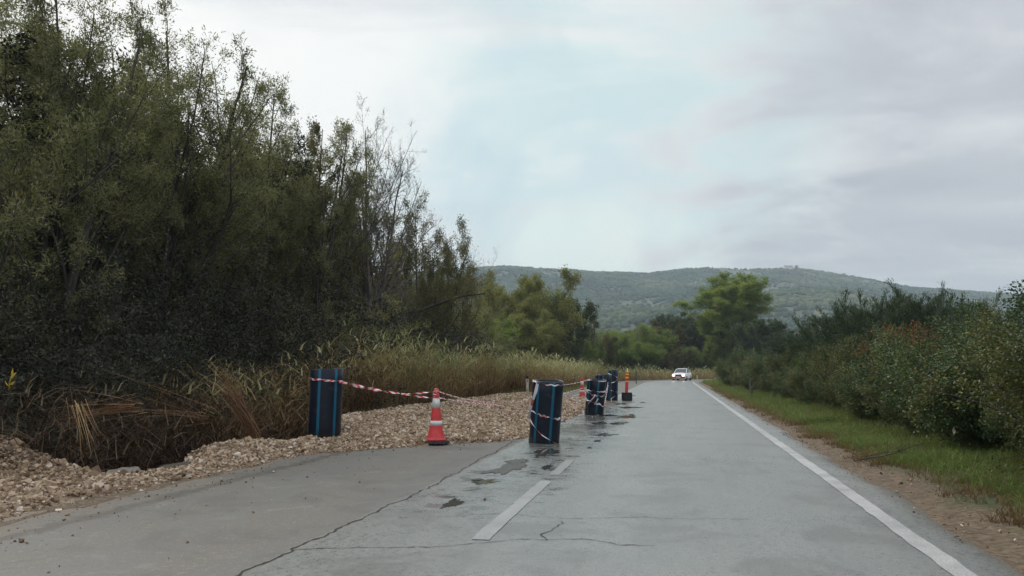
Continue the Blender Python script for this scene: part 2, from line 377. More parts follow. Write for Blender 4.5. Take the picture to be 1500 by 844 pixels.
# cracks: thin jagged dark gaps traced on the road
M['crack'] = simple('crack_dirt', (.028, .026, .024), .95)
def crack(pts, wd):
    P = [Vector(at_ground(*p)) for p in pts]; out = []
    for a_, b_ in zip(P[:-1], P[1:]):
        n = max(2, int((b_ - a_).length / .05))
        for i in range(n):
            out.append(a_.lerp(b_, i / n))
    out.append(P[-1]); n = len(out)
    V = []
    k = 0
    for i, p in enumerate(out):
        d = (out[min(i + 1, n - 1)] - out[max(i - 1, 0)]); d.z = 0; d.normalize(); sd_ = Vector((d.y, -d.x, 0))
        k = .86 * k + random.uniform(-.024, .024)
        c_ = p + sd_ * k; ww = wd * random.choice((.5, .8, 1., 1.2, 1.7)) * random.uniform(.6, 1.2)
        for q in (-.5, .5):
            v = c_ + sd_ * q * ww; s_, t_ = xy_to_st(v.x, v.y); V.append((v.x, v.y, float(road_z(s_, t_)) + .0035))
    return np.array(V), np.array([(2 * i, 2 * i + 1, 2 * i + 3, 2 * i + 2) for i in range(n - 1)])
def at_ground(pxx, pyy, z=0.):
    a_ = at(pxx, pyy, 1.); k = (z - CAM_H) / (a_.z - CAM_H)
    return (a_.x * k, k, z)
def cracks(name, lines):
    Vs, Fs, o_ = [], [], 0
    for pts, wd in lines:
        V, F_ = crack(pts, wd); Vs.append(V); Fs.append(F_ + o_); o_ += len(V)
    tag(obj(name, mesh_np(name, np.concatenate(Vs), np.concatenate(Fs), M['crack'])), kind='structure')
cracks('road_seam_crack', [([(345, 848), (425, 806)], .022), ([(425, 806), (540, 756), (640, 708), (757, 646)], .018)])
cracks('road_crack', [([(430, 806), (545, 804), (640, 800), (760, 792), (800, 793), (850, 792), (905, 800), (960, 802)], .011),
                      ([(640, 757), (740, 752), (800, 758), (822, 760), (900, 760), (1100, 763)], .008),
                      ([(825, 764), (816, 778), (803, 783), (802, 793)], .012), ])

# puddles and damp hollows
m, b, o = mat('puddle_water')
b.inputs['Base Color'].default_value = (.06, .062, .05, 1); b.inputs['Roughness'].default_value = .06; b.inputs['IOR'].default_value = 1.5
b.inputs['Specular Tint'].default_value = (1, 1, 1, 1); M['water'] = m
M['moss'] = simple('mossy_grit', (.04, .042, .025), .45, var=.35, scale=14, bump=1)
def blob(name, pxx, pyy, wpx, hpx, m_, dz=.0045, seed=0):
    c_ = at_ground(pxx, pyy); a_ = at_ground(pxx, pyy - hpx / 2); b_ = at_ground(pxx, pyy + hpx / 2)
    hw = wpx / 2 / F * c_[1]; hl = (a_[1] - b_[1]) / 2
    n = 90; V = [(c_[0], c_[1])]
    for i in range(n):
        th = 2 * math.pi * i / n
        r = .7 + .75 * (float(vnoise(1.6 * math.cos(th) + seed * 7.1, 1.6 * math.sin(th), seed)) - .3) + .55 * (float(vnoise(4 * math.cos(th), 4 * math.sin(th), seed + 3)) - .4) + .35 * (float(vnoise(9 * math.cos(th), 9 * math.sin(th), seed + 5)) - .5)
        V.append((c_[0] + hw * r * math.cos(th) + .19 * hl * r * math.sin(th), c_[1] + hl * r * math.sin(th)))
    V3 = []
    s_, t_ = xy_to_st(np.array([v[0] for v in V]), np.array([v[1] for v in V]))
    z = np.mean(road_z(s_, t_)) + dz
    zz = (road_z(s_, t_) + dz) if m_ is not M['water'] else np.full(len(V), float(np.mean(road_z(s_, t_))) + .004)
    for v, q in zip(V, zz): V3.append((*v, q))
    Fa = np.array([(0, 1 + i, 1 + (i + 1) % n) for i in range(n)])
    tag(obj(name, mesh_np(name, np.array(V3), Fa, m_)), kind='structure')
blob('damp_patch', 744, 686, 44, 16, M['moss'], .006, 1)
blob('damp_patch', 755, 676, 30, 9, M['moss'], .006, 12)
for i, (x, y, w_, h_) in enumerate([(708, 706, 38, 8), (662, 738, 22, 17), (802, 662, 34, 12), (886, 637, 28, 4), (876, 646, 10, 2.5), (863, 656, 8, 2.5), (920, 610, 27, 5),
                                    (909, 620, 25, 5), (880, 620, 22, 4), (890, 609, 26, 2.6), (917, 597, 26, 2.5), (908, 592, 16, 2), (942, 590, 9, 1.6),
                                    (930, 597, 30, 1.6), (925, 580, 12, 1.4), (801, 684, 15, 7)]):
    blob('puddle', x, y, w_, h_, M['water'], .0055, 20 + i)
for i, (x, y, w_, h_) in enumerate([(921, 609, 10, 2.5), (911, 619, 12, 2.3), (699, 703, 16, 2.5)]): blob('damp_patch', x, y, w_, h_, M['moss'], .010, 50 + i)

# ------------------------------------------------------------------ gravel bed, lip and piles
def gravel_z(s, t):
    tin = np.interp(s, [-20, 0, 6.8, 8.9, 10.5, 13.2, 14.7, 16.0, 16.6, 27, 36, 37.2, 38.2, 39, 70], [-4.7, -4.7, -4.6, -4.66, -4.5, -4.2, -2.9, -1.6, -1.35, -1.2, -.95, -1.5, -3.9, -4.6, -4.9])
    tin = tin + .22 * (fbm(s * .9, t * 0, 77) - .5) + .12 * (vnoise(s * 4, t * 0, 78) - .5)
    tout = np.interp(s, [-20, 5, 9.4, 10.1, 10.9, 12, 14, 16.3, 19, 23, 36, 39, 70], [-9, -9, -8.8, -5.4, -5.3, -5.9, -5.4, -5.4, -6.4, -6.6, -6.5, -5.2, -5.2])
    tout = tout + .35 * (fbm(s * .8, t * 0 + 3, 79) - .5)
    d = tin - t; e = t - tout
    h = -.035 + .10 * sstep(0, .35, d) + .06 * sstep(.3, 1.6, d)
    lip = .13 * np.exp(-((e - .55) / .6) ** 2) * sstep(10.5, 12.5, s)
    pile = .50 * np.exp(-((t + 7.7) / 1.1) ** 2 - ((s - 9.4) / 1.5) ** 2) - .25 * np.exp(-((t + 5.8) / .5) ** 2 - ((s - 10.5) / .7) ** 2)
    heap = -.17 * np.exp(-((t + 4.85) / .8) ** 2 - ((s - 14.4) / 1.2) ** 2) + .10 * np.exp(-((t + 5.2) / .9) ** 2 - ((s - 22) / 5.) ** 2) + .12 * np.exp(-((t + 5.6) / .8) ** 2 - ((s - 16.5) / 1.6) ** 2)
    z = h + (lip + pile + heap) * sstep(0, .8, d) + .10 * (fbm(s * 1.4, t * 1.4, 80) - .5) * sstep(.1, .8, d) + .05 * (fbm(s * 6, t * 6, 81, 2) - .5) * sstep(0, .3, d)
    return z - 1.9 * sstep(.3, -1.9, e) - .8 * sstep(-1.5, -4, e)
m, b, o = mat('limestone_gravel')
tcn = nn('ShaderNodeTexCoord')
v1 = nn('ShaderNodeTexVoronoi'); v1.inputs['Scale'].default_value = 26; L.new(tcn.outputs['Object'], v1.inputs['Vector'])
nb = noise(tcn.outputs['Object'], .9, 5, .6)
cc_ = ramp(smath('ADD', smath('MULTIPLY', v1.outputs['Color'], .5), smath('MULTIPLY', nb, .5)), [(.25, (.08, .05, .03)), (.5, (.21, .14, .09)), (.8, (.36, .27, .19))], 'LINEAR')
L.new(cc_, b.inputs['Base Color']); b.inputs['Roughness'].default_value = .9
bp = nn('ShaderNodeBump'); bp.inputs['Strength'].default_value = 1; bp.inputs['Distance'].default_value = .03
L.new(v1.outputs['Distance'], bp.inputs['Height']); L.new(bp.outputs[0], b.inputs['Normal'])
M['gravelbed'] = m
sg = np.arange(1, 46, .12); tg = np.arange(-10, -.6, .1)
SG, TG = np.meshgrid(sg, tg, indexing='ij'); xg, yg = st_to_xy(SG, TG)
tag(obj('gravel_bed', mesh_np('gravel_bed', np.stack([xg, yg, gravel_z(SG, TG)], -1).reshape(-1, 3), gridfaces(*SG.shape)[:, ::-1], M['gravelbed'], None, True)), kind='structure')

def leafattr_mat(name, stops, rough=.85, scale=30):
    m, b, o = mat(name)
    a = nn('ShaderNodeAttribute', attribute_name='c'); t_ = nn('ShaderNodeTexCoord')
    v = smath('ADD', a.outputs['Fac'], smath('MULTIPLY', smath('SUBTRACT', noise(t_.outputs['Object'], scale, 3), .5), .35))
    L.new(ramp(v, stops, 'LINEAR'), b.inputs['Base Color']); b.inputs['Roughness'].default_value = rough; return m
M['stone'] = leafattr_mat('broken_stone', [(0, (.06, .038, .02)), (.2, (.14, .088, .05)), (.5, (.285, .197, .118)), (.8, (.44, .34, .235)), (1, (.60, .52, .43))])
cube = np.array([[x, y, z] for x in (-1, 1) for y in (-1, 1) for z in (-1, 1)], float)
cf = np.array([[0, 1, 3, 2], [4, 6, 7, 5], [0, 4, 5, 1], [2, 3, 7, 6], [0, 2, 6, 4], [1, 5, 7, 3]])
def stones(name, s, t, zf, size, c, sink=.2):
    n = len(s); V = np.repeat(cube[None], n, 0) * (1 + rng.uniform(-.45, .2, (n, 8, 3)))
    V[:, [1, 3, 5, 7], :2] *= rng.uniform(.35, .95, (n, 1, 2))
    V *= size[:, None, None] * np.stack([rng.uniform(.7, 1.3, n), rng.uniform(.6, 1., n), rng.uniform(.35, .75, n)], -1)[:, None]
    # rotate
    q = rng.normal(size=(n, 4)); q[:, 1:3] *= .45; q /= np.linalg.norm(q, axis=1, keepdims=True); a_, b_, c_, d_ = q.T
    Rm = np.array([[1 - 2 * (c_ * c_ + d_ * d_), 2 * (b_ * c_ - a_ * d_), 2 * (b_ * d_ + a_ * c_)], [2 * (b_ * c_ + a_ * d_), 1 - 2 * (b_ * b_ + d_ * d_), 2 * (c_ * d_ - a_ * b_)],
                   [2 * (b_ * d_ - a_ * c_), 2 * (c_ * d_ + a_ * b_), 1 - 2 * (b_ * b_ + c_ * c_)]]).transpose(2, 0, 1)
    V = np.einsum('nij,nkj->nki', Rm, V)
    x, y = st_to_xy(s, t); V += np.stack([x, y, zf(s, t) + size * sink], -1)[:, None]
    Fa = (cf[None] + (np.arange(n) * 8)[:, None, None]).reshape(-1, 4)
    return mesh_np(name, V.reshape(-1, 3), Fa, M['stone'], {'c': np.repeat(c, 8)})
def samp(n, s0, s1, t0, t1): return rng.uniform(s0, s1, n), rng.uniform(t0, t1, n)
s1, t1 = samp(95000, 4, 20, -9.5, -1.2); s2, t2 = samp(42000, 20, 39, -7.2, -.7)
s = np.concatenate([s1, s2]); t = np.concatenate([t1, t2]); z = gravel_z(s, t)
ok = (z > .0) | ((z > -1.2) & (t < -4.5) & (rng.random(len(s)) < .5)); s, t = s[ok], t[ok]
near = np.clip((22 - s) / 18, 0, 1)
size = np.minimum(rng.lognormal(math.log(.0175), .5, len(s)), .045) * np.where(s > 20, 1.25, 1)
brown = np.exp(-((t + 7.6) / 1.6) ** 2 - ((s - 9.0) / 2.6) ** 2)
cval = np.clip(rng.beta(2.2, 1.8, len(s)) + .05 - .55 * brown - .3 * sstep(-6.2, -7.4, t) * (1 - brown), 0, 1)
tag(obj('gravel_stones', stones('gravel_stones', s, t, gravel_z, size, cval)), 'loose pale brown crushed limestone covering the dug up lane edge', 'gravel', kind='stuff')
# bigger lumps
s, t = samp(1500, 5, 30, -7.3, -1.4); z = gravel_z(s, t); ok = z > .03; s, t = s[ok], t[ok]
tag(obj('gravel_lumps', stones('gravel_lumps', s, t, gravel_z, np.minimum(rng.lognormal(math.log(.04), .35, len(s)), .1), np.clip(rng.beta(3, 2, len(s)), 0, 1))), 'larger broken limestone lumps lying among the gravel', 'gravel', kind='stuff')
# scattered grit on asphalt edges
s, t = samp(14000, 4, 40, -5, 0.); keep = rng.random(len(s)) < np.exp((-(t + 4.4)) * 1.5) * .9 + .035 * (np.abs(s - 16.5) < 2.5) + .004
tin = np.interp(s, [0, 10.5, 13.2, 14.7, 16.0, 16.6, 36], [-4.6, -4.5, -4.2, -2.9, -1.6, -1.3, -.95])
keep |= (rng.random(len(s)) < np.exp(-np.abs(t - tin) / .28))
s, t = s[keep], t[keep]
sr, tr = samp(2600, 3, 45, 3.75, 4.9); s = np.concatenate([s, sr]); t = np.concatenate([t, tr])
tag(obj('road_grit', stones('road_grit', s, t, road_z, np.clip(rng.lognormal(math.log(.006), .5, len(s)), .002, .022), rng.beta(2, 2.6, len(s)), .5)), 'small loose grit scattered along both edges of the asphalt', 'grit', kind='stuff')

# concrete lump in the ditch
def lump(name, loc, dims, m_, label, cat, seed, rz=0):
    import bmesh
    bm = bmesh.new(); bmesh.ops.create_cube(bm, size=2); bmesh.ops.subdivide_edges(bm, edges=bm.edges, cuts=3, use_grid_fill=True)
    rr_ = random.Random(seed)
    for v in bm.verts:
        k = 1 / max(.75, (abs(v.co.x) ** 6 + abs(v.co.y) ** 6 + abs(v.co.z) ** 6) ** (1 / 6)); v.co *= k
        v.co = Vector((v.co.x * dims[0], v.co.y * dims[1], v.co.z * dims[2])) + Vector([rr_.uniform(-.1, .1) * d for d in dims])
    me = bpy.data.meshes.new(name); bm.to_mesh(me); bm.free(); me.materials.append(m_)
    o_ = obj(name, me); o_.location = loc; o_.rotation_euler = (.15, -.1, rz); return tag(o_, label, cat)
M['concrete'] = simple('weathered_concrete', (.26, .23, .19), .9, var=.2, scale=9, bump=.6)
p = at(180, 697, 12.0)
lump('concrete_lump', p, (.22, .16, .09), M['concrete'], 'pale concrete lump lying in the ditch gap between the gravel piles', 'concrete', 3, .4)

# ------------------------------------------------------------------ foliage machinery
def tubes(P, Rr, m=4):
    """P (B,k,3) polylines, Rr (B,k) radii -> V, quads"""
    B, k, _ = P.shape
    T = np.empty_like(P); T[:, 1:-1] = P[:, 2:] - P[:, :-2]; T[:, 0] = P[:, 1] - P[:, 0]; T[:, -1] = P[:, -1] - P[:, -2]; T = unit(T)
    ref = np.where(np.abs(T[..., 2:3]) > .8, np.array([1., 0, 0]), np.array([0, 0, 1.]))
    U = unit(np.cross(T, ref)); W = np.cross(T, U)
    th = np.arange(m) * 2 * math.pi / m
    V = P[:, :, None] + Rr[:, :, None, None] * (np.cos(th)[None, None, :, None] * U[:, :, None] + np.sin(th)[None, None, :, None] * W[:, :, None])
    idx = np.arange(B * k * m).reshape(B, k, m)
    a_ = idx[:, :-1]; b_ = idx[:, 1:]
    Fa = np.stack([a_, np.roll(a_, -1, 2), np.roll(b_, -1, 2), b_], -1).reshape(-1, 4)
    return V.reshape(-1, 3), Fa
def grow(start, dirs, length, k, wob, up, r0, r1, g):
    """batch of polylines"""
    B = len(start); P = np.zeros((B, k, 3)); P[:, 0] = start; d = unit(dirs); step = (length / (k - 1))[:, None]
    for i in range(1, k):
        d = unit(d + g.normal(size=(B, 3)) * wob + np.array([0, 0, up]))
        P[:, i] = P[:, i - 1] + d * step
    u = np.linspace(0, 1, k)[None]
    return P, r0[:, None] * (1 - u) + r1[:, None] * u
def kids(P, Rr, length, n, u0, u1, ang, lratio, k, wob, up, rr_, g, shape=None):
    B, K, _ = P.shape
    pi = np.repeat(np.arange(B), n); u = g.uniform(u0, u1, B * n); f = u * (K - 1); i = np.minimum(f.astype(int), K - 2); fr = (f - i)[:, None]
    st = P[pi, i] * (1 - fr) + P[pi, i + 1] * fr; tg_ = unit(P[pi, i + 1] - P[pi, i])
    side = unit(np.cross(tg_, unit(g.normal(size=(B * n, 3)))))
    an = np.radians(g.normal(ang, 10, B * n))[:, None]
    d = tg_ * np.cos(an) + side * np.sin(an)
    sh = shape(u) if shape else (1 - .55 * u)
    ln = length[pi] * lratio * sh * g.uniform(.7, 1.25, B * n)
    rp = (Rr[pi, i] * (1 - fr[:, 0]) + Rr[pi, i + 1] * fr[:, 0])
    r0 = np.maximum(rp * rr_, .003); P2, R2 = grow(st, d, ln, k, wob, up, r0, r0 * .35, g)
    return P2, R2, ln
def leaves_on(P, n, L0, W0, g, droop=0., spread=.06, u0=.1, ang=.9):
    B, K, _ = P.shape; ln_ = np.linalg.norm(P[:, -1] - P[:, 0], axis=1)
    cnt = g.poisson(n * np.clip(ln_ / np.mean(ln_), .05, 3.)); pi = np.repeat(np.arange(B), cnt); n = 1; B = len(pi); u = g.uniform(u0, 1, B * n) * (K - 1); i = np.minimum(u.astype(int), K - 2); fr = (u - i)[:, None]
    st = P[pi, i] * (1 - fr) + P[pi, i + 1] * fr + g.normal(size=(B * n, 3)) * spread
    tg_ = unit(P[pi, i + 1] - P[pi, i])
    d = unit(tg_ + g.normal(size=(B * n, 3)) * ang + np.array([0, 0, -droop]))
    return leaf_quads(st, d, L0 * g.uniform(.6, 1.3, B * n), W0 * g.uniform(.7, 1.2, B * n), g)
def leaf_quads(st, d, Ln, Wd, g):
    n = len(st); s_ = unit(np.cross(d, unit(g.normal(size=(n, 3)))))
    nm = np.cross(d, s_)
    mid_ = st + d * (Ln * .45)[:, None] + nm * (Ln * .08)[:, None]
    V = np.stack([st, mid_ + s_ * (Wd / 2)[:, None], st + d * Ln[:, None], mid_ - s_ * (Wd / 2)[:, None]], 1)
    return V.reshape(-1, 3), np.arange(n * 4).reshape(n, 4), np.repeat(g.random(n), 4)
class Tree:
    def __init__(s_, seed): s_.g = np.random.default_rng(seed); s_.wv, s_.wf, s_.lv, s_.lf, s_.lc = [], [], [], [], []; s_.nw = s_.nl = 0
    def wood(s_, P, Rr, m=4):
        V, F_ = tubes(P, Rr, m); s_.wv.append(V); s_.wf.append(F_ + s_.nw); s_.nw += len(V)
    def leaf(s_, tri):
        V, F_, c_ = tri; s_.lv.append(V); s_.lf.append(F_ + s_.nl); s_.lc.append(c_); s_.nl += len(V)
    def done(s_, name, wm, lm):
        wo_ = mesh_np(name + '_trunk', np.concatenate(s_.wv), np.concatenate(s_.wf), wm, None, True) if s_.wv else None
        le_ = mesh_np(name + '_crown', np.concatenate(s_.lv), np.concatenate(s_.lf), lm, {'c': np.concatenate(s_.lc)}) if s_.lv else None
        return wo_, le_
def make_tree(seed, H=12, stems=3, spread=.25, r=.16, n1=18, a1=42, l1=.34, n2=9, l2=.45, n3=6, l3=.5, nl=15, LL=.12, LW=.032, lean=(0, 0), up1=.12, u0=.1,
              wm='bark', lm='willow', droop=.1, leafy=1., shape=None, wob0=.05, spr=.07, twig_r=.35, base_leaf=True):
    T = Tree(seed); g_ = T.g
    az = g_.uniform(0, 6.28) + np.arange(stems) * 6.283 / stems
    d = np.stack([np.cos(az) * spread + lean[0], np.sin(az) * spread + lean[1], np.ones(stems)], -1)
    ln = H * g_.uniform(.82, 1.0, stems); ln[0] = H
    P, Rr = grow(np.stack([np.cos(az) * r, np.sin(az) * r, np.full(stems, -.2)], -1) if stems > 1 else np.array([[0, 0, -.2]]), d, ln / math.cos(math.atan(spread * .7)), 9, wob0, .04, np.full(stems, r), np.full(stems, r * .12), g_)
    T.wood(P, Rr, 6)
    P1, R1, L1 = kids(P, Rr, ln, n1, u0, .97, a1, l1, 6, .12, up1, .5, g_, shape or (lambda u: np.maximum(.42 + .75 * np.sin(np.clip(u * 1.1, 0, 1) * math.pi) * (1 - .25 * u) - .12 * u, .34)))
    T.wood(P1, R1, 4)
    P2, R2, L2 = kids(P1, R1, L1, n2, .2, 1, 42, l2, 4, .16, .05, .5, g_)
    T.wood(P2, R2, 3)
    P3, R3, L3 = kids(P2, R2, L2, n3, .15, 1, 38, l3, 3, .18, .03, .5, g_); R3 *= twig_r * 2
    T.wood(P3, R3, 3)
    if nl:
        if leafy < 1:
            keep_ = g_.random(len(P3)) < leafy; P3 = P3[keep_]
        T.leaf(leaves_on(P3, nl, LL, LW, g_, droop, spr))
        T.leaf(leaves_on(P2[g_.random(len(P2)) < leafy], nl, LL, LW, g_, droop, spr))
    return T.done('tree', M[wm], M[lm])
def make_bush(seed, H=2.6, Rw=1.7, stems=26, n2=12, n3=7, nl=14, LL=.06, LW=.04, wm='bark', lm='bramble', up=.02, arch=-.12, spr=.06):
    """arching stems from the ground, leafy down to it"""
    T = Tree(seed); g_ = T.g
    az = g_.uniform(0, 6.28, stems); rad = np.sqrt(g_.random(stems))
    st = np.stack([np.cos(az) * rad * Rw * .55, np.sin(az) * rad * Rw * .55, np.full(stems, -.1)], -1)
    d = np.stack([np.cos(az) * rad * .55, np.sin(az) * rad * .55, np.ones(stems)], -1)
    ln = H * (1.12 - .4 * rad) * g_.uniform(.75, 1.08, stems)
    P, Rr = grow(st, d, ln, 7, .12, arch, np.full(stems, .018), np.full(stems, .005), g_); T.wood(P, Rr, 4)
    P2, R2, L2 = kids(P, Rr, ln, n2, .05, 1, 55, .36, 4, .2, up, .5, g_, lambda u: 1 - .45 * u); T.wood(P2, R2, 3)
    P3, R3, L3 = kids(P2, R2, L2, n3, .15, 1, 45, .5, 3, .2, up, .6, g_); T.wood(P3, R3, 3)
    T.leaf(leaves_on(P3, nl, LL, LW, g_, .05, spr)); 
    return T.done('bush', M[wm], M[lm])
def make_broom(seed, H=3.2, Rw=2.2, stems=95):
    T = Tree(seed); g_ = T.g
    az = g_.uniform(0, 6.28, stems); rad = np.sqrt(g_.random(stems))
    st = np.stack([np.cos(az) * rad * .3, np.sin(az) * rad * .3, np.zeros(stems)], -1)
    d = np.stack([np.cos(az) * rad * Rw / H * 1.9, np.sin(az) * rad * Rw / H * 1.9, np.ones(stems)], -1)
    ln = H * g_.uniform(.6, .95, stems); P, Rr = grow(st, d, ln, 6, .08, .02, np.full(stems, .03), np.full(stems, .008), g_); T.wood(P, Rr, 4)
    P2, R2, L2 = kids(P, Rr, ln, 20, .1, 1, 30, .32, 4, .08, .08, .5, g_, lambda u: 1 - .3 * u); T.wood(P2, R2 * .8, 3)
    P3, R3, L3 = kids(P2, R2, L2, 12, .1, 1, 18, .55, 3, .06, .12, .6, g_)
    # wands as thin strips of leaf material
    B = len(P3); s_ = unit(np.cross(P3[:, 2] - P3[:, 0], g_.normal(size=(B, 3)))) * .008
    V = np.stack([P3[:, 0] - s_, P3[:, 0] + s_, P3[:, 2] + s_ * .3, P3[:, 2] - s_ * .3], 1).reshape(-1, 3)
    T.leaf((V, np.arange(B * 4).reshape(B, 4), np.repeat(g_.random(B), 4)))
    T.leaf(leaves_on(P3, 10, .10, .014, g_, -.6, .03, .1, .4))
    return T.done('broom', M['bark'], M['broom'])
def place(name, protos, x, y, sc_, rz, label, cat, group=None, z=None):
    wo_, le_ = protos
    if z is None: z = float(ground_z(np.array([x]), np.array([y]))[0])
    e = empty(name, (x, y, z), label, cat, group, rz, sc_ if isinstance(sc_, tuple) else (sc_,) * 3)
    if wo_: obj('trunk' if 'tree' in name or 'willow' in name or 'poplar' in name else 'stems', wo_, e)
    if le_: obj('crown' if 'tree' in name or 'willow' in name or 'poplar' in name else 'foliage', le_, e)
    return e
def place_px(name, protos, H0, pxx, ytop, Y, label, cat, group=None, wscale=1., rz=None):
    p_ = at(pxx, ytop, Y); z0 = float(ground_z(np.array([p_.x]), np.array([Y]))[0]); k = (p_.z - z0) / H0
    q_ = TIP[id(protos)] if id(protos) in TIP else (0, 0)
    if rz is None:  # turn the tree so that its highest shoot leans along the view, not sideways
        rz = math.pi / 2 - math.atan2(q_[1], q_[0]) + random.choice((0, math.pi)) + random.uniform(-.35, .35) if id(protos) in TIP else random.uniform(0, 6.28)
    dx_ = (q_[0] * math.cos(rz) - q_[1] * math.sin(rz)) * k * wscale
    return place(name, protos, p_.x - dx_, Y, (k * wscale, k * wscale, k), rz, label, cat, group, z0)
TIP = {}
def tip(protos):
    q = protos[1] or protos[0]; v = np.empty(len(q.vertices) * 3, np.float32); q.vertices.foreach_get('co', v); v = v.reshape(-1, 3)
    hi = v[v[:, 2] > np.quantile(v[:, 2], .995)]; return hi[:, 0].mean(), hi[:, 1].mean()
def top(protos):
    """95th-percentile-ish top of the crown"""
    zs = []
    for q in protos:
        if q is None: continue
        v = np.empty(len(q.vertices) * 3, np.float32); q.vertices.foreach_get('co', v); zs.append(np.quantile(v[2::3], .9985))
    return max(zs)

WA = make_tree(11, 12, 3, .2, .15)
WB = make_tree(12, 12, 4, .26, .13, lm='willow')
WC = make_tree(13, 12, 2, .12, .17, n1=24, a1=38, nl=12, lm='willow')
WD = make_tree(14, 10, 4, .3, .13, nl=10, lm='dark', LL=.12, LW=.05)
WO = make_tree(15, 11, 3, .25, .16, n1=15, nl=11, lm='oak', LL=.10, LW=.055, a1=55)
WR = make_tree(28, 11, 5, .34, .15, n1=16, nl=12, LL=.13, LW=.06, lm='oak', a1=50, l1=.40, n2=9, n3=5, spr=.12)
BARE = make_tree(16, 13, 3, .14, .17, n1=19, a1=36, l1=.36, n2=10, n3=8, nl=5, leafy=.12, lm='oak', wm='pale_bark', u0=.25, LL=.07, LW=.03, up1=.12, twig_r=1.0)
BARES = make_tree(17, 8, 1, .05, .09, n1=16, a1=34, l1=.45, n2=7, n3=6, nl=3, leafy=.3, lm='oak', wm='pale_bark', u0=.3, LL=.07, LW=.04, up1=.12, twig_r=.6)
YG = make_tree(18, 12, 5, .36, .16, n1=15, a1=42, l1=.42, n2=9, n3=5, nl=15, LL=.26, LW=.12, lm='yellow', u0=.05, spr=.24)
FG = make_tree(19, 8, 5, .4, .12, n1=13, a1=45, l1=.42, n2=8, n3=5, nl=11, LL=.24, LW=.12, lm='fresh', u0=.03, spr=.24)
PO = make_tree(27, 16, 5, .15, .2, n1=26, a1=34, l1=.27, n2=10, n3=6, nl=15, LL=.24, LW=.11, lm='poplar', u0=.04, up1=.12, spr=.18, wob0=.02, shape=lambda u: .45 + .75 * u - 1.1 * np.clip(u - .72, 0, 1))
DK = make_tree(21, 9, 4, .35, .15, n1=14, a1=48, l1=.42, n2=9, n3=5, nl=11, LL=.24, LW=.13, lm='deep', u0=.04, spr=.13)
OKF = make_tree(22, 8, 4, .4, .15, n1=14, a1=48, l1=.42, n2=8, n3=5, nl=11, LL=.22, LW=.12, lm='oak', u0=.04, spr=.13)
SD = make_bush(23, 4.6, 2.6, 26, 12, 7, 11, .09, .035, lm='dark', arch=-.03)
SW = make_bush(24, 4.6, 2.2, 24, 12, 7, 11, .10, .03, lm='willow', arch=-.0)
BR1 = make_bush(31, 2.7, 2.1, 42, 14, 7, 24, .044, .036)
BR2 = make_bush(32, 2.7, 2.1, 42, 14, 7, 24, .044, .036)
BR3 = make_bush(33, 2.7, 2.1, 42, 14, 7, 24, .044, .034, lm='bramble_y')
RU = make_bush(34, 1.4, .7, 12, 8, 4, 9, .07, .03, lm='rust', arch=.05)
BM = make_broom(35)
for q in (WA, WB, WC, WD, WO, WR, BARE, BARES, YG, FG, PO, DK, OKF): TIP[id(q)] = tip(q)
TOPS = {id(q): top(q) for q in (WA, WB, WC, WD, WO, WR, BARE, BARES, YG, FG, PO, DK, OKF, SD, SW, BR1, BR2, BR3, RU, BM)}

# ---- the wood on the left, front row, nearest first
front = [
 ('willow_tree', WB, 15, -60, 18.5, 'dark dense willow tree filling the left edge and cut off by the frame top', 1.0),
 ('willow_tree', WC, 112, -12, 21, 'tall thin topped willow tree, second from the left edge', .85),
 ('willow_tree', WA, 190, 100, 24.5, 'lower yellowish willow tree between the two tall willows', .9),
 ('willow_tree', WC, 264, 45, 25.5, 'tall pointed willow tree with bushy open top standing above its neighbours', .95),
 ('willow_tree', WB, 350, 172, 29, 'grey green willow tree just right of the tall pointed willow', .9),
 ('willow_tree', WA, 415, 132, 31, 'broad willow tree with airy twiggy top next to the bare tree', .95),
 ('willow_tree', WB, 452, 165, 32, 'grey green willow tree between the airy willow and the brownish tree', .8),
 ('leafy_tree', WO, 478, 200, 33.5, 'brownish leafy tree with thin crown beside the leafless tree', .6),
 ('bare_tree', BARE, 540, 155, 35.5, 'large leafless grey tree rising out of the willows', .85),
 ('leafy_tree', WR, 618, 292, 48, 'open rounded brown green tree at the right end of the wood', .62),
 ('bare_tree', BARES, 683, 348, 58, 'small slender leafless tree standing alone at the end of the wood', 1.0),
 ('willow_tree', WB, 575, 372, 44, 'bushy olive willow tree below the right side of the leafless tree', .55),
]
random.seed(101)
for nm, pr, x, yt, Y, lb, ws in front:
    place_px(nm, pr, TOPS[id(pr)], x, yt, Y, lb, 'tree', None, ws)
back = [(-40, 40, 24), (60, 70, 27), (150, 140, 30), (235, 150, 32), (320, 190, 35), (385, 225, 38), (435, 300, 41), (520, 390, 45), (590, 400, 54), (640, 375, 60),
        (0, 180, 36), (110, 220, 40), (210, 240, 42), (300, 270, 46), (370, 300, 50), (430, 350, 54), (500, 400, 58), (-120, 0, 22), (555, 380, 62), (250, 300, 60), (100, 280, 58), (400, 360, 70), (180, 320, 75), (520, 390, 78)]
for i, (x, yt, Y) in enumerate(back):
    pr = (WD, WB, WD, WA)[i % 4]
    place_px('willow_tree', pr, TOPS[id(pr)], x, yt, Y, 'shaded willow tree deep in the wood behind its front row', 'tree', 'trees deep inside the wood', 1.15)
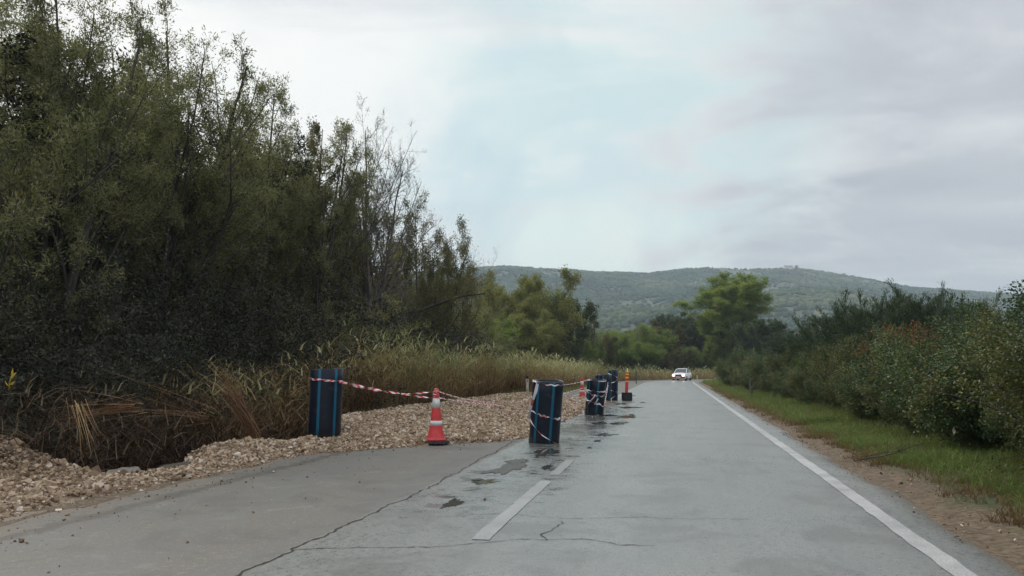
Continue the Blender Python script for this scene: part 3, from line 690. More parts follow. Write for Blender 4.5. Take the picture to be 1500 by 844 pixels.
# shrubs under them
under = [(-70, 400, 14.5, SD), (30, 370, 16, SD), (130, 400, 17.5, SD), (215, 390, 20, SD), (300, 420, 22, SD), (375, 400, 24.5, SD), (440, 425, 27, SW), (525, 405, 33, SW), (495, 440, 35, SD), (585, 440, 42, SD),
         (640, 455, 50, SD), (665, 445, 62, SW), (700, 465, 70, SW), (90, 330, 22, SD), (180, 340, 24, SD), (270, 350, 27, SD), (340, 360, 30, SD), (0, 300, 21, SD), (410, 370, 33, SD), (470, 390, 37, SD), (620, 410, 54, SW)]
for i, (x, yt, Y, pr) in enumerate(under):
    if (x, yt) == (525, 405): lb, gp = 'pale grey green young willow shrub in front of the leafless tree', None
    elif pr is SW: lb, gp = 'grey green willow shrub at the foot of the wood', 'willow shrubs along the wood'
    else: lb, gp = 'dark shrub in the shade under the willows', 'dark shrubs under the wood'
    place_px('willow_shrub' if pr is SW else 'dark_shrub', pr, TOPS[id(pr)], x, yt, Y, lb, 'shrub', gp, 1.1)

# the tree with the low sweeping limb
T = Tree(41); g_ = T.g
def pxline(pts, Y): return np.array([[*at(a_, b_, Y)] for a_, b_ in pts])
base = pxline([(512, 520), (508, 480), (515, 450), (540, 453), (575, 458), (610, 457), (640, 446), (675, 434), (712, 430)], 46)
limb2 = pxline([(545, 455), (570, 440), (592, 425), (583, 405), (572, 385), (565, 370)], 46); limb2 = np.concatenate([limb2, limb2[-1:] + [[.1, 0, .7]], limb2[-1:] + [[.2, .2, 1.4]], limb2[-1:] + [[.1, .3, 2.]]])
P = np.stack([base, limb2]); Rr = np.stack([np.linspace(.2, .04, 9), np.linspace(.12, .025, 9)]); org = np.array([base[0][0], 46, base[0][2]])
P = P - org; T.wood(P, Rr, 6)
P1, R1, L1 = kids(P, Rr, np.array([5., 4.]), 16, .3, 1, 50, .4, 5, .15, .1, .45, g_); T.wood(P1, R1, 4)
P2, R2, L2 = kids(P1, R1, L1, 8, .2, 1, 42, .45, 4, .18, .03, .5, g_); T.wood(P2, R2, 3)
T.leaf(leaves_on(P2, 26, .11, .04, g_, .1, .14))
pr = T.done('bent_tree', M['bark'], M['oak'])
place('leafy_tree', pr, org[0], 46, 1., 0, 'tree with a long dark limb sweeping low and level to the right', 'tree', None, org[2])

# ---- trees beyond the bend
mid_trees = [
 ('willow_tree', YG, 722, 412, 92, 'yellow green willow tree, left half of the bright pair behind the reeds', .95),
 ('willow_tree', YG, 775, 400, 98, 'tallest yellow green willow tree of the bright pair behind the reeds', 1.0),
 ('leafy_tree', DK, 822, 432, 106, 'dark green tree touching the right side of the yellow green willows', .8),
 ('bare_tree', BARES, 862, 438, 118, 'pale thin leafless tree in the dip right of the yellow willows', 1.1),
 ('bare_tree', BARES, 931, 462, 126, 'very thin bare tree right of the dip, in front of the hill foot', .5),
 ('leafy_tree', OKF, 868, 470, 124, 'tawny bushy tree below the pale leafless one', 1.0),
 ('leafy_tree', FG, 845, 492, 118, 'bright green bushy tree at the reeds below the dark tree', 1.0),
 ('leafy_tree', FG, 900, 486, 130, 'fresh green rounded tree at mid bend behind the reeds', 1.0),
 ('leafy_tree', FG, 940, 478, 138, 'bright green tree behind the front bushes at the bend', 1.1),
 ('leafy_tree', FG, 935, 502, 126, 'low green bush-like tree directly above the signed post', 1.2),
 ('leafy_tree', OKF, 965, 468, 150, 'olive tree with tawny top left of the dark rounded trees', 1.1),
 ('leafy_tree', DK, 992, 460, 158, 'dark green rounded tree behind the car', 1.2),
 ('leafy_tree', DK, 1022, 466, 150, 'dark green tree left of the tall pale poplar', 1.0),
 ('leafy_tree', OKF, 985, 505, 134, 'low tawny bush-like tree directly behind the car', 1.3),
 ('leafy_tree', FG, 1015, 508, 138, 'low green bush-like tree behind the car and the far marker post', 1.2),
 ('poplar_tree', PO, 1070, 399, 136, 'tall broad light green poplar beyond the bend, far taller than the trees round it', 1.75),
 ('leafy_tree', DK, 1122, 468, 118, 'dark rounded tree right of the tall poplars', 1.0),
 ('leafy_tree', DK, 1152, 486, 112, 'dark low tree between the poplars and the hedge', 1.2),
 ('leafy_tree', YG, 745, 455, 84, 'olive bushy tree at the foot of the yellow green willows', 1.3),
 ('leafy_tree', FG, 690, 462, 78, 'green bushy tree beside the small leafless tree', 1.2),
 ('leafy_tree', OKF, 800, 478, 100, 'tawny low tree below the right yellow green willow', 1.3),
]
for nm, pr, x, yt, Y, lb, ws in mid_trees: place_px(nm, pr, TOPS[id(pr)], x, yt, Y, lb, 'tree', None, ws)
for i in range(34):
    x = 640 + i * 20 + random.uniform(-6, 6); Y = random.uniform(165, 240); yt = random.uniform(482, 500)
    pr = (DK, FG, OKF, DK)[i % 4]
    place_px('leafy_tree', pr, TOPS[id(pr)], x, yt, Y, 'distant tree in the far belt at the foot of the hill', 'tree', 'far belt of trees under the hill', 1.4)

# ------------------------------------------------------------------ right-hand hedge
hedge = [(3.5, 7.6, 2.6, BR3, 'olive bramble bush nearest the camera at the right edge'), (7.2, 7.5, 2.5, BR3, 'yellowish bramble bush with pale leaves low in the near hedge'),
         (10.6, 7.5, 2.6, BR3, 'olive bramble bush just right of the dark hollow in the hedge'),
         (14.0, 7.9, 2.7, BR1, 'dark green bramble bush with deep shadow, third along the hedge'), (17.8, 8.0, 2.6, BR2, 'dense green bramble bush in the middle of the near hedge'),
         (21.6, 8.1, 2.5, BR1, 'dark bramble bush under the broom'), (25.4, 8.0, 2.35, BR3, 'olive and tawny bramble bush below the left end of the broom'), (29.4, 7.9, 2.3, BR2, 'green bramble bush with tangled low stems behind the grass'),
         (33.6, 7.9, 2.25, BR1, 'bramble bush nearest behind the grey marker post'), (38.0, 7.8, 2.3, BR3, 'olive bramble bush left of the grey marker post'), (43, 7.6, 2.4, BR2, 'bramble bush well beyond the grey marker post'),
         (49, 7.4, 2.5, BR1, 'small far bramble bush toward the bend'), (55, 7.2, 2.5, SW, 'light green shrub at the far end of the hedge'), (62, 7.0, 2.6, BR2, 'farthest bramble bush at the inside of the bend')]
for s_, t_, h, pr, lb in hedge:
    x, y = [float(v) for v in st_to_xy(s_, t_ - .45)]
    h *= .86 if s_ < 9 else .92; k = h / 2.75 if pr is not SW else h / 4.9
    place('bramble_bush' if pr is not SW else 'green_shrub', pr, x, y, (k * 1.12, k * 1.12, k * random.uniform(.97, 1.05)), random.uniform(0, 6.28), lb, 'bush', 'bushes of the roadside hedge')
for i in range(24):
    s_ = 5.5 + i * 2.3 + random.uniform(-.4, .4); x, y = [float(v) for v in st_to_xy(s_, 6.75 + random.uniform(-.2, .2))]
    pr = (BR1, BR2, BR3)[i % 3]; k = random.uniform(.42, .56)
    place('low_bramble', pr, x, y, (k * 1.15, k * 1.15, k), random.uniform(0, 6.28), 'low dark bramble growth spilling onto the grass at the foot of the hedge', 'bush', 'low brambles at the hedge foot')
for i in range(17):
    s_ = 5 + i * 4.3; x, y = [float(v) for v in st_to_xy(s_, 11.6 + random.uniform(-.4, .4))]
    pr = (BR1, BR3, BR2)[i % 3]
    place('bramble_bush', pr, x, y, (1.1, 1.1, random.uniform(.68, .75)), random.uniform(0, 6.28), 'bramble bush in the second rank of the roadside hedge', 'bush', 'second rank of the roadside hedge')
for (x, yt, Y, ws, lb) in [(1325, 432, 30, 1.15, 'large spiky dark green broom rising above the hedge'), (1268, 462, 33, 1.0, 'smaller broom left of the large one above the hedge'), (1385, 450, 31, 1., 'low right shoulder broom beside the large one'),
                           (1300, 440, 34, 1.1, 'broom tucked behind the large one on its left'), (1358, 436, 34.5, 1.1, 'broom tucked behind the large one on its right'),
                           (1215, 486, 38, 1.1, 'small round broom at the left end of the broom group')]:
    place_px('broom_shrub', BM, TOPS[id(BM)], x, yt, Y, lb, 'shrub', 'brooms above the hedge', ws)
for (x, yt, Y, lb) in [(1290, 468, 20.5, 'rusty red sprig patch on the hedge top, left one'), (1330, 464, 21.5, 'orange brown sprig patch on the hedge top, right of the red one')]:
    p_ = at(x, yt, Y); place('rusty_shrub', RU, p_.x, Y, (1, 1, 1.), 1., lb, 'shrub', 'rusty sprigs on the hedge', p_.z - 1.35)
# broad-leaved sapling at the right edge
T = Tree(55); g_ = T.g
P, Rr = grow(np.array([[0, 0, -.1]]), np.array([[0., 0, 1]]), np.array([3.5]), 8, .06, .04, np.array([.03]), np.array([.006]), g_); T.wood(P, Rr, 6)
P1, R1, L1 = kids(P, Rr, np.array([3.3]), 20, .3, 1, 38, .26, 5, .12, .08, .5, g_); T.wood(P1, R1, 4)
P2, R2, L2 = kids(P1, R1, L1, 5, .2, 1, 40, .5, 3, .15, .03, .6, g_); T.wood(P2, R2, 3)
T.leaf(leaves_on(P2, 9, .085, .06, g_, .5, .02)); T.leaf(leaves_on(P1, 9, .085, .06, g_, .5, .02))
SAP = T.done('sapling', M['bark'], M['bramble_y'])
place_px('young_tree', SAP, top(SAP), 1508, 362, 11.5, 'broad leaved young tree poking up beyond the right edge of the hedge', 'tree', None, 1., 1.)

# ------------------------------------------------------------------ reeds, grass
def blades(base, dirs, Ln, Wd, bend, g_, segs=3):
    """curved tapering strips; returns V,F"""
    n = len(base); side = unit(np.cross(dirs, np.array([0, 0, 1.]) + g_.normal(size=(n, 3)) * .3))
    hor = unit(np.stack([dirs[:, 0], dirs[:, 1], np.zeros(n)], -1) + g_.normal(size=(n, 3)) * [.4, .4, 0])
    rows = []
    for i in range(segs + 1):
        u = i / segs
        p_ = base + dirs * (Ln * u)[:, None] + hor * (bend * Ln * u * u)[:, None] - np.array([0, 0, 1.]) * (bend * .5 * Ln * u ** 3)[:, None]
        wdt = (Wd * (1 - u ** 1.5) * .5 + .0008)[:, None]
        rows.append(p_ - side * wdt); rows.append(p_ + side * wdt)
    V = np.stack(rows, 1); k = 2 * (segs + 1)
    Fa = np.array([[2 * i, 2 * i + 1, 2 * i + 3, 2 * i + 2] for i in range(segs)])
    return V.reshape(-1, 3), (Fa[None] + (np.arange(n) * k)[:, None, None]).reshape(-1, 4), k
def bladeset(sets):
    V, F_, C, o_ = [], [], [], 0
    for v, f, c_ in sets: V.append(v); F_.append(f + o_); C.append(c_); o_ += len(v)
    return np.concatenate(V), np.concatenate(F_), np.concatenate(C)
def ramp_mat(name, stops, trans=.3, oscale=.6, oamt=.35):
    m, b, o = mat(name); a = nn('ShaderNodeAttribute', attribute_name='c'); t_ = nn('ShaderNodeTexCoord')
    v = smath('ADD', a.outputs['Fac'], smath('MULTIPLY', smath('SUBTRACT', noise(t_.outputs['Object'], oscale, 3), .5), oamt))
    c = ramp(v, stops, 'LINEAR'); L.new(c, b.inputs['Base Color']); b.inputs['Roughness'].default_value = .6; b.inputs['Specular IOR Level'].default_value = .3
    tr = nn('ShaderNodeBsdfTranslucent'); L.new(c, tr.inputs[0]); mx = nn('ShaderNodeMixShader'); mx.inputs[0].default_value = trans
    L.new(b.outputs[0], mx.inputs[1]); L.new(tr.outputs[0], mx.inputs[2]); L.new(mx.outputs[0], o.inputs[0]); return m
M['reed'] = ramp_mat('reed_blades', [(0, (0.084, 0.043, 0.022)), (.3, (0.204, 0.120, 0.054)), (.5, (0.336, 0.222, 0.102)), (.7, (0.300, 0.288, 0.108)), (.9, (0.240, 0.300, 0.108)), (1, (0.480, 0.432, 0.240))])
M['deadreed_shaded'] = ramp_mat('shaded_dead_reed_blades', [(0, (.03, .016, .009)), (.3, (.075, .042, .022)), (.6, (.13, .09, .045)), (1, (.2, .17, .1))], .15)  # dead reeds, with the shade of the overhanging trees darkened into their colour
M['grass'] = ramp_mat('grass_blades', [(0, (.12, .07, .035)), (.25, (.22, .15, .06)), (.46, (.17, .165, .05)), (.7, (.12, .2, .04)), (1, (.23, .28, .08))], .35, 1.1, .9)
def reeds(n, s0, s1, t0, t1, h0, h1, wid, name, label, brown=0., clump=True, dirj=.12, mt='reed'):
    g_ = np.random.default_rng(int(s0 * 10) + n)
    s = g_.uniform(s0, s1, n); t = g_.uniform(t0, t1, n); x, y = st_to_xy(s, t)
    keep = fbm(x * .5, y * .5, 21) > (.30 if clump else 0); x, y = x[keep], y[keep]; n = len(x)
    z = ground_z(x, y); h = g_.uniform(h0, h1, n) * (.8 + .4 * fbm(x * .35, y * .35, 5))
    base = np.stack([x, y, z - .05], -1); d = unit(np.stack([g_.normal(0, dirj, n), g_.normal(0, dirj, n), np.ones(n)], -1))
    sets = []
    v, f, k = blades(base, d, h, np.full(n, wid * .7), np.abs(g_.normal(.04, .06, n)), g_, 3)
    cg = np.clip(g_.normal(.22 - brown * .1, .12, n), 0, .6)
    u = np.tile(np.repeat(np.linspace(0, 1, 4), 2), n); sets.append((v, f, np.clip(np.repeat(cg, k) + u * (.25 - brown * .2), 0, 1)))
    for j in range(5):
        uu = g_.uniform(.2, .95, n); b2 = base + d * (h * uu)[:, None]
        az = g_.uniform(0, 6.28, n); dd = unit(np.stack([np.cos(az) * .7, np.sin(az) * .7, np.full(n, .9)], -1) + g_.normal(size=(n, 3)) * .2)
        v, f, k = blades(b2, dd, g_.uniform(.3, .6, n), np.full(n, wid), g_.uniform(.2, .8, n), g_, 2)
        green = np.clip(.15 + .75 * uu + g_.normal(0, .14, n) - brown * .45, 0, .93)
        sets.append((v, f, np.repeat(green, k)))
    # plumes
    pl = g_.random(n) < .3 * (1 - brown); b2 = (base + d * h[:, None])[pl] - [0, 0, .12]
    v, f, k = blades(b2, unit(d[pl] + g_.normal(size=(pl.sum(), 3)) * .15), g_.uniform(.22, .4, pl.sum()), np.full(pl.sum(), wid * 2.2), np.full(pl.sum(), .5), g_, 2)
    sets.append((v, f, np.full(len(v), .97)))
    V, F_, C = bladeset(sets)
    return tag(obj(name, mesh_np(name, V, F_, M[mt], {'c': C})), label, 'reeds', kind='stuff')
reeds(2000, 15.5, 25, -10.5, -7.2, 1.8, 3.0, .024, 'reeds', 'shaded brown reeds behind the far left pipe', .55, True, .22)  # browner setting paints the tree shade into this stretch of reeds
reeds(4800, 24, 48, -10.5, -7.2, 2.0, 3.1, .028, 'reeds', 'tall brown and green reeds filling the ditch beside the gravel')
reeds(5600, 44, 90, -11, -6.0, 1.8, 2.8, .045, 'reeds', 'reeds lining the outer road edge before the bend')
reeds(4200, 88, 150, -14, -5.2, 1.3, 2.1, .06, 'reeds', 'distant pale reeds round the outside of the bend')
reeds(4200, 6, 19, -11, -7.1, 1.3, 2.7, .014, 'dead_reeds', 'shaded dead brown reeds and brush in the ditch behind the gravel piles', .8, True, .36, 'deadreed_shaded')
reeds(2200, 30, 60, -17, -10.5, 1.8, 2.9, .03, 'reeds', 'reeds at the foot of the wood behind the front reeds')
def grass(n, s0, s1, t0, t1, h0, h1, name, label, wid=.006, dens=None, dry=None, shift=0.):
    g_ = np.random.default_rng(n); s = s0 + (s1 - s0) * g_.random(n) ** 1.35; t = g_.uniform(t0, t1, n); x, y = st_to_xy(s, t)
    cl_ = .65 * fbm(x * 1.3, y * 1.3, 15) + .35 * fbm(x * 5, y * 5, 16); edge_ = sstep(0, .8, np.abs(t) - (np.interp(s, [0, 9, 16, 30], [4.65, 4.45, 4.1, 3.95]) if t0 > 0 else 4.5) + (cl_ - .5) * 1.4)
    keep = (g_.random(n) < edge_ * (.05 + 1.5 * cl_ ** 1.6)); x, y, t, cl_, edge_ = x[keep], y[keep], t[keep], cl_[keep], edge_[keep]; n = len(x)
    h = g_.uniform(h0, h1, n) * (.15 + 1.7 * cl_ ** 1.3) * (.4 + .6 * edge_); base = np.stack([x, y, ground_z(x, y) - .01], -1)
    d = unit(np.stack([g_.normal(0, .35, n), g_.normal(0, .35, n), np.ones(n)], -1)); dist = np.hypot(x, y)
    v, f, k = blades(base, d, h, wid * (1 + dist / 25), g_.uniform(.1, .7, n), g_, 2)
    c_ = np.clip(.25 + .42 * edge_ + g_.normal(0, .14, n) - .5 * (1 - edge_) + shift - .35 * (g_.random(n) < .08), 0, 1)
    return tag(obj(name, mesh_np(name, v, f, M['grass'], {'c': np.repeat(c_, k)})), label, 'grass', kind='stuff')
grass(190000, 3, 22, 4.05, 8.2, .08, .26, 'grass', 'short green and brown grass on the near right verge')
grass(100000, 22, 60, 4.0, 8.2, .12, .38, 'grass', 'longer green grass on the right verge toward the bend')
grass(40000, 60, 150, 4.3, 9, .15, .45, 'grass', 'far grass on the inside of the bend', .01)
grass(30000, 30, 60, -8.5, -4.6, .1, .4, 'grass', 'short green grass between the reeds and the gravel')
grass(16000, 60, 150, -7, -4.4, .15, .4, 'grass', 'far grass strip along the outer road edge', .012)
grass(26000, 3, 24, 4.05, 6.2, .03, .11, 'dry_verge_grass', 'thin flattened brown grass and litter on the bare soil strip', .009, None, None, -.45)
grass(12000, 18, 32, -8.2, -6.6, .1, .35, 'weeds', 'dark green weeds at the rear lip of the gravel', .01)

# fallen reed bundles
M['straw'] = ramp_mat('dry_stalks', [(0, (.10, .045, .02)), (.5, (.26, .13, .06)), (1, (.38, .26, .12))], .1)
def bundle(name, a_, b_, n, fan, label, cat, cmean=.5, wid=.012, jit=.15):
    g_ = np.random.default_rng(n + 5); a_ = np.array(a_); b_ = np.array(b_); ln = np.linalg.norm(b_ - a_)
    base = g_.normal(size=(n, 3)) * jit * .4; d = unit((b_ - a_)[None] / ln + g_.normal(size=(n, 3)) * fan)
    v, f, k = blades(base, d, g_.uniform(.6, 1.1, n) * ln, np.full(n, wid), g_.uniform(0, .25, n), g_, 3)
    o_ = obj(name, mesh_np(name, v, f, M['straw'], {'c': np.repeat(np.clip(g_.normal(cmean, .2, n), 0, 1), k)})); o_.location = a_
    return tag(o_, label, cat)
def ap(*q): return tuple(at(*q))
bundle('dry_reed_clump', ap(374, 640, 15.6), ap(322, 532, 15.6), 90, .05, 'rust brown sheaf of dead reeds leaning left above the gravel', 'dead plant', .25)
bundle('dry_reed_clump', ap(200, 596, 12.6), ap(78, 606, 12.4), 60, .12, 'orange brown reeds flattened sideways over the ditch', 'dead plant', .55)
bundle('dry_reed_clump', ap(112, 592, 12.), ap(132, 660, 11.8), 16, .10, 'few bent yellow stalks hanging down from the flattened reeds', 'dead plant', .95)
bundle('dry_reed_clump', ap(300, 610, 14.5), ap(90, 575, 13), 40, .18, 'thin grey brown stalks lying tangled across the shaded ditch', 'dead plant', .35, .008)
M['yleaf'] = simple('yellow_leaf', (.55, .40, .04), .6)
g_ = np.random.default_rng(3); v, f, c_ = leaf_quads(np.zeros((9, 3)) + np.linspace(0, 1, 9)[:, None] * [.05, 0, .28], unit(g_.normal(size=(9, 3)) * .4 + [.3, 0, 1]), np.full(9, .16), np.full(9, .06), g_)
o_ = obj('yellow_leaf_stalk', mesh_np('yellow_leaf_stalk', v, f, M['yleaf'], {'c': c_})); o_.location = at(12, 572, 12.); o_.scale = (.6, .6, .75); tag(o_, 'bright yellow autumn leaf spray standing in the dark brush', 'plant')
M['paleleaf'] = simple('pale_leaf', (.6, .45, .33), .7)
v, f, c_ = leaf_quads(np.zeros((2, 3)), unit(np.array([[.05, -.1, 1.], [.3, -.1, .9]])), np.array([.11, .07]), np.array([.045, .03]), g_)
o_ = obj('dry_leaf', mesh_np('dry_leaf', v, f, M['paleleaf'], {'c': c_})); o_.location = at(1397, 637, 10.6); tag(o_, 'single pale curled dry leaf caught low in the near hedge', 'leaf')
T = Tree(61); p0 = at(1262, 683, 12.2); z0 = float(ground_z(np.array([p0.x]), np.array([p0.y]))[0]) + .12
P, Rr = grow(np.zeros((2, 3)), np.array([[1., -.3, .12], [1., .5, .25]]), np.array([.9, .6]), 7, .12, 0, np.array([.012, .008]), np.array([.004, .003]), T.g); T.wood(P, Rr, 5)
P1, R1, L1 = kids(P, Rr, np.array([.9, .6]), 6, .2, .9, 45, .35, 4, .15, .05, .6, T.g); T.wood(P1, R1, 4)
o_ = obj('fallen_branch', T.done('fb', M['bark'], M['bark'])[0]); o_.location = (p0.x, p0.y, z0); tag(o_, 'thin dead branch lying across the right grass verge', 'branch')

# ------------------------------------------------------------------ road-works objects
import bmesh
def bm_obj(name, bm, mats, parent=None, smooth=False, bevel=0, loc=None):
    me = bpy.data.meshes.new(name)
    if bevel: bmesh.ops.bevel(bm, geom=list(bm.edges), offset=bevel, segments=2, affect='EDGES', clamp_overlap=True)
    bmesh.ops.recalc_face_normals(bm, faces=bm.faces)
    for f_ in bm.faces: f_.smooth = smooth
    bm.to_mesh(me); bm.free()
    for q in (mats if isinstance(mats, (list, tuple)) else [mats]): me.materials.append(q)
    o_ = obj(name, me, parent)
    if loc: o_.location = loc
    return o_
def lathe(prof, n=32, matf=None, closed=True):
    """prof [(r,z)...] revolved; matf(j ring, i segment) -> material index"""
    bm = bmesh.new(); rings = []
    for r_, z_ in prof: rings.append([bm.verts.new((r_ * math.cos(2 * math.pi * i / n), r_ * math.sin(2 * math.pi * i / n), z_)) for i in range(n)])
    for j in range(len(rings) - 1 + (1 if closed else 0)):
        A, B = rings[j], rings[(j + 1) % len(rings)]
        for i in range(n):
            f_ = bm.faces.new((A[i], A[(i + 1) % n], B[(i + 1) % n], B[i]))
            if matf: f_.material_index = matf(j, i)
    return bm
def boxbm(bm, c_, d_, rz=0):
    m_ = Matrix.Translation(c_) @ Matrix.Rotation(rz, 4, 'Z') @ Matrix.Diagonal((*d_, 1))
    bmesh.ops.create_cube(bm, size=1, matrix=m_)
def pipemat(name, col, dirt):
    m, b, o = mat(name); t_ = nn('ShaderNodeTexCoord'); nz = noise(t_.outputs['Object'], 3.5, 6, .65); sp_ = nn('ShaderNodeSeparateXYZ'); L.new(t_.outputs['Object'], sp_.inputs[0])
    lowd = smath('MULTIPLY', mr(smath('ADD', sp_.outputs[2], smath('MULTIPLY', nz, .25)), .35, .05), .6)
    scf = noise(t_.outputs['Object'], 9, 8, .75, .8)
    f_ = smath('ADD', smath('ADD', smath('MULTIPLY', mr(nz, .55, .72), .45), smath('MULTIPLY', mr(scf, .56, .72), .4)), lowd, clamp=True)
    L.new(mixc(smath('MULTIPLY', f_, dirt), col, (.16, .14, .11)), b.inputs['Base Color'])
    L.new(smath('ADD', .3, smath('MULTIPLY', f_, .4)), b.inputs['Roughness']); b.inputs['Specular IOR Level'].default_value = .28; return m
M['pipe'] = pipemat('black_plastic_pipe', (.007, .011, .022), .4)
M['stripe'] = pipemat('blue_pipe_stripe', (.008, .105, .175), .5)
M['bore'] = simple('pipe_bore', (.02, .022, .026), .5)
def pipe(pxx, pyy, dia, h, lean, rz, label, cat_loc_z=None, leany=0.):
    gp = at_ground(pxx, pyy); x, y = gp[0], gp[1] + dia / 2 * .9
    x = (pxx - 750) / F * y
    s_, t_ = xy_to_st(x, y); z = max(float(gravel_z(np.array(s_), np.array(t_))) , float(road_z(s_, t_))) - (.07 if pxx < 500 else .02)
    if cat_loc_z is not None: z = cat_loc_z
    n = 72; r_ = dia / 2; ri = r_ * .88
    prof = [(ri, 0), (r_, 0), (r_, h), (ri, h)]
    def mf(j, i): return 1 if (j == 1 and i % 8 == 0) else (2 if j == 3 else 0)
    prof = [(ri, .0), (r_, .0)] + [(r_, h * q / 6) for q in range(1, 6)] + [(r_, h - .008), (r_ - .008, h), (ri + .004, h), (ri, h - .01)]
    def mf(j, i): return 1 if (1 <= j <= 6 and i % 12 in (0, 1)) else (2 if j == len(prof) - 1 else 0)
    bm = lathe(prof, n, mf)
    # slight out-of-round and wobble like a sawn pipe
    for v in bm.verts:
        v.co.x *= 1.015; v.co.z += (.012 * v.co.x / r_) if v.co.z > .5 else 0
    o_ = bm_obj('pipe_section', bm, [M['pipe'], M['stripe'], M['bore']], None, False)
    for p_ in o_.data.polygons: p_.use_smooth = abs(p_.normal.z) < .5
    o_.location = (x, y, z); o_.rotation_euler = (leany, lean, rz)
    # keep the tilt about the camera axis: lean is applied after rz
    o_.rotation_mode = 'XYZ'
    o_.rotation_euler = (Matrix.Rotation(lean, 3, 'Y') @ Matrix.Rotation(leany, 3, 'X') @ Matrix.Rotation(rz, 3, 'Z')).to_euler()
    tag(o_, label, 'pipe', 'upright pipe sections barring the gravel'); o_['dia'] = dia; o_['h'] = h
    bpy.context.view_layer.update()
    return o_
# stripe angle: stripes every 60 deg starting at 3.75 deg; camera side is -90 deg
PA = pipe(478.5, 651, .60, 1.31, R(1.2), R(12), 'black blue striped pipe standing on gravel, farthest left, near the cone')
PB = pipe(796, 650, .575, 1.2, R(4.3), R(-16), 'leaning black blue striped pipe at the asphalt joint, nearest to the lane', None, R(5.5))
PC = pipe(869, 608, .57, 1.1, R(4.6), R(-29), 'tape wrapped black blue striped pipe, third from the left', None, R(5))
PD = pipe(884, 590, .52, 1.12, R(1.5), R(5), 'mostly hidden dark pipe between the tape wrapped pipe and the thin far pipe')
PE = pipe(879, 581, .5, 1.12, R(0), R(20), 'dark pipe peeping over the rim of the tape wrapped pipe')
PF = pipe(896.5, 587, .42, 1.36, R(1), R(0), 'slim tall dark pipe farthest along, next to the red and yellow post')

M['cone'] = simple('cone_red', (.68, .05, .05), .5, var=.16, scale=9)
M['coneband'] = simple('cone_white_band', (.70, .71, .68), .45, var=.13, scale=14)
M['rubber'] = simple('black_rubber', (.022, .022, .024), .75, var=.2)
def cone(pxx, pyy, h, rz, label):
    gp = at_ground(pxx, pyy, .03); y = gp[1] + .12; x = (pxx - 750) / F * y; s_, t_ = xy_to_st(x, y)
    z = max(float(gravel_z(np.array(s_), np.array(t_))), float(road_z(s_, t_)))
    e = empty('traffic_cone', (x, y, z), label, 'cone', 'traffic cones', rz)
    k = h
    bm = bmesh.new(); pts = []
    for i in range(8):
        a_ = math.pi / 4 * i + math.pi / 8; pts.append((.265 * math.cos(a_), .265 * math.sin(a_)))
    lo = [bm.verts.new((a_, b_, 0)) for a_, b_ in pts]; hi = [bm.verts.new((a_ * .92, b_ * .92, .05)) for a_, b_ in pts]
    bm.faces.new(lo[::-1]); bm.faces.new(hi)
    for i in range(8): bm.faces.new((lo[i], lo[(i + 1) % 8], hi[(i + 1) % 8], hi[i]))
    bm_obj('base', bm, M['rubber'], e, False, .006)
    def rad(z_): return float(np.interp(z_, [.1, .15, .22, .32, .41, .64, .82, .93], [.168, .148, .130, .113, .104, .081, .060, .048]))
    prof = [(.04, .052), (.19, .052), (.192, .07), (.175, .085)] + [(rad(z_), z_) for z_ in (.1, .2, .33, .46, .6, .72, .82, .9)] + [(.046, .93), (.05, .95), (.046, .98), (.028, 1.0), (.001, 1.003)]
    bm_obj('cone_body', lathe([(a_, b_ * k) for a_, b_ in prof], 36, None, False), M['cone'], e, True)
    for z0_, z1_ in ((.32, .41), (.64, .82)):
        bm_obj('reflective_band', lathe([(rad(z0_) - .002, z0_ * k), (rad(z0_) + .0025, z0_ * k), (rad(z1_) + .0025, z1_ * k), (rad(z1_) - .002, z1_ * k)], 36, None, True), M['coneband'], e, True)
    return e
C1 = cone(640, 650, 1.0, .3, 'red and white cone on gravel beside the far left pipe, tape tied to its top')
C2 = cone(852, 584, 1.0, .1, 'red and white cone on the closed lane behind the leaning pipe')

# red and yellow marker post in black foot
gp = at_ground(917, 587.5); y = gp[1] + .18; x = (917 - 750) / F * y
e = empty('marker_post', (x, y, float(road_z(*xy_to_st(x, y)))), 'slim red and yellow marker post in a black block foot on the lane', 'post', None, .12)
bm = bmesh.new(); boxbm(bm, (0, 0, .18), (.40, .34, .36)); bm_obj('foot_block', bm, M['rubber'], e, False, .02)
M['fyellow'] = simple('yellow_board', (.85, .62, .03), .45, var=.08); M['fred'] = simple('red_board', (.62, .05, .035), .45, var=.08)
bm = bmesh.new(); pw = .13
zz = [.36, .82, .86, .98, 1.03, 1.13, 1.18, 1.24, 1.30]; cols = [1, 0, 1, 0, 1, 0, 1, 0]
prev = None
for i in range(len(zz) - 1):
    a_ = [bm.verts.new((sx * pw / 2, sy * .015, zz[i])) for sx, sy in ((-1, -1), (1, -1), (1, 1), (-1, 1))]; b_ = [bm.verts.new((sx * pw / 2, sy * .015, zz[i + 1])) for sx, sy in ((-1, -1), (1, -1), (1, 1), (-1, 1))]
    for q in range(4): bm.faces.new((a_[q], a_[(q + 1) % 4], b_[(q + 1) % 4], b_[q])).material_index = cols[i]
    if i == len(zz) - 2: bm.faces.new(b_)
bmesh.ops.remove_doubles(bm, verts=bm.verts, dist=.0005); p_ = bm_obj('striped_board', bm, [M['fyellow'], M['fred']], e); p_.rotation_euler = (0, R(3), 0); p_.location = (-.035, -.0, 0)
bm = lathe([(.001, .3), (.02, .3), (.02, 1.42), (.001, 1.42)], 12, None, False); q_ = bm_obj('support_tube', bm, M['coneband'], e, True); q_.location = (.045, .04, 0)
bm = lathe([(.001, 1.42), (.024, 1.42), (.024, 1.48), (.001, 1.48)], 12, None, False); q_ = bm_obj('tube_cap', bm, M['rubber'], e, True); q_.location = (.045, .04, 0)

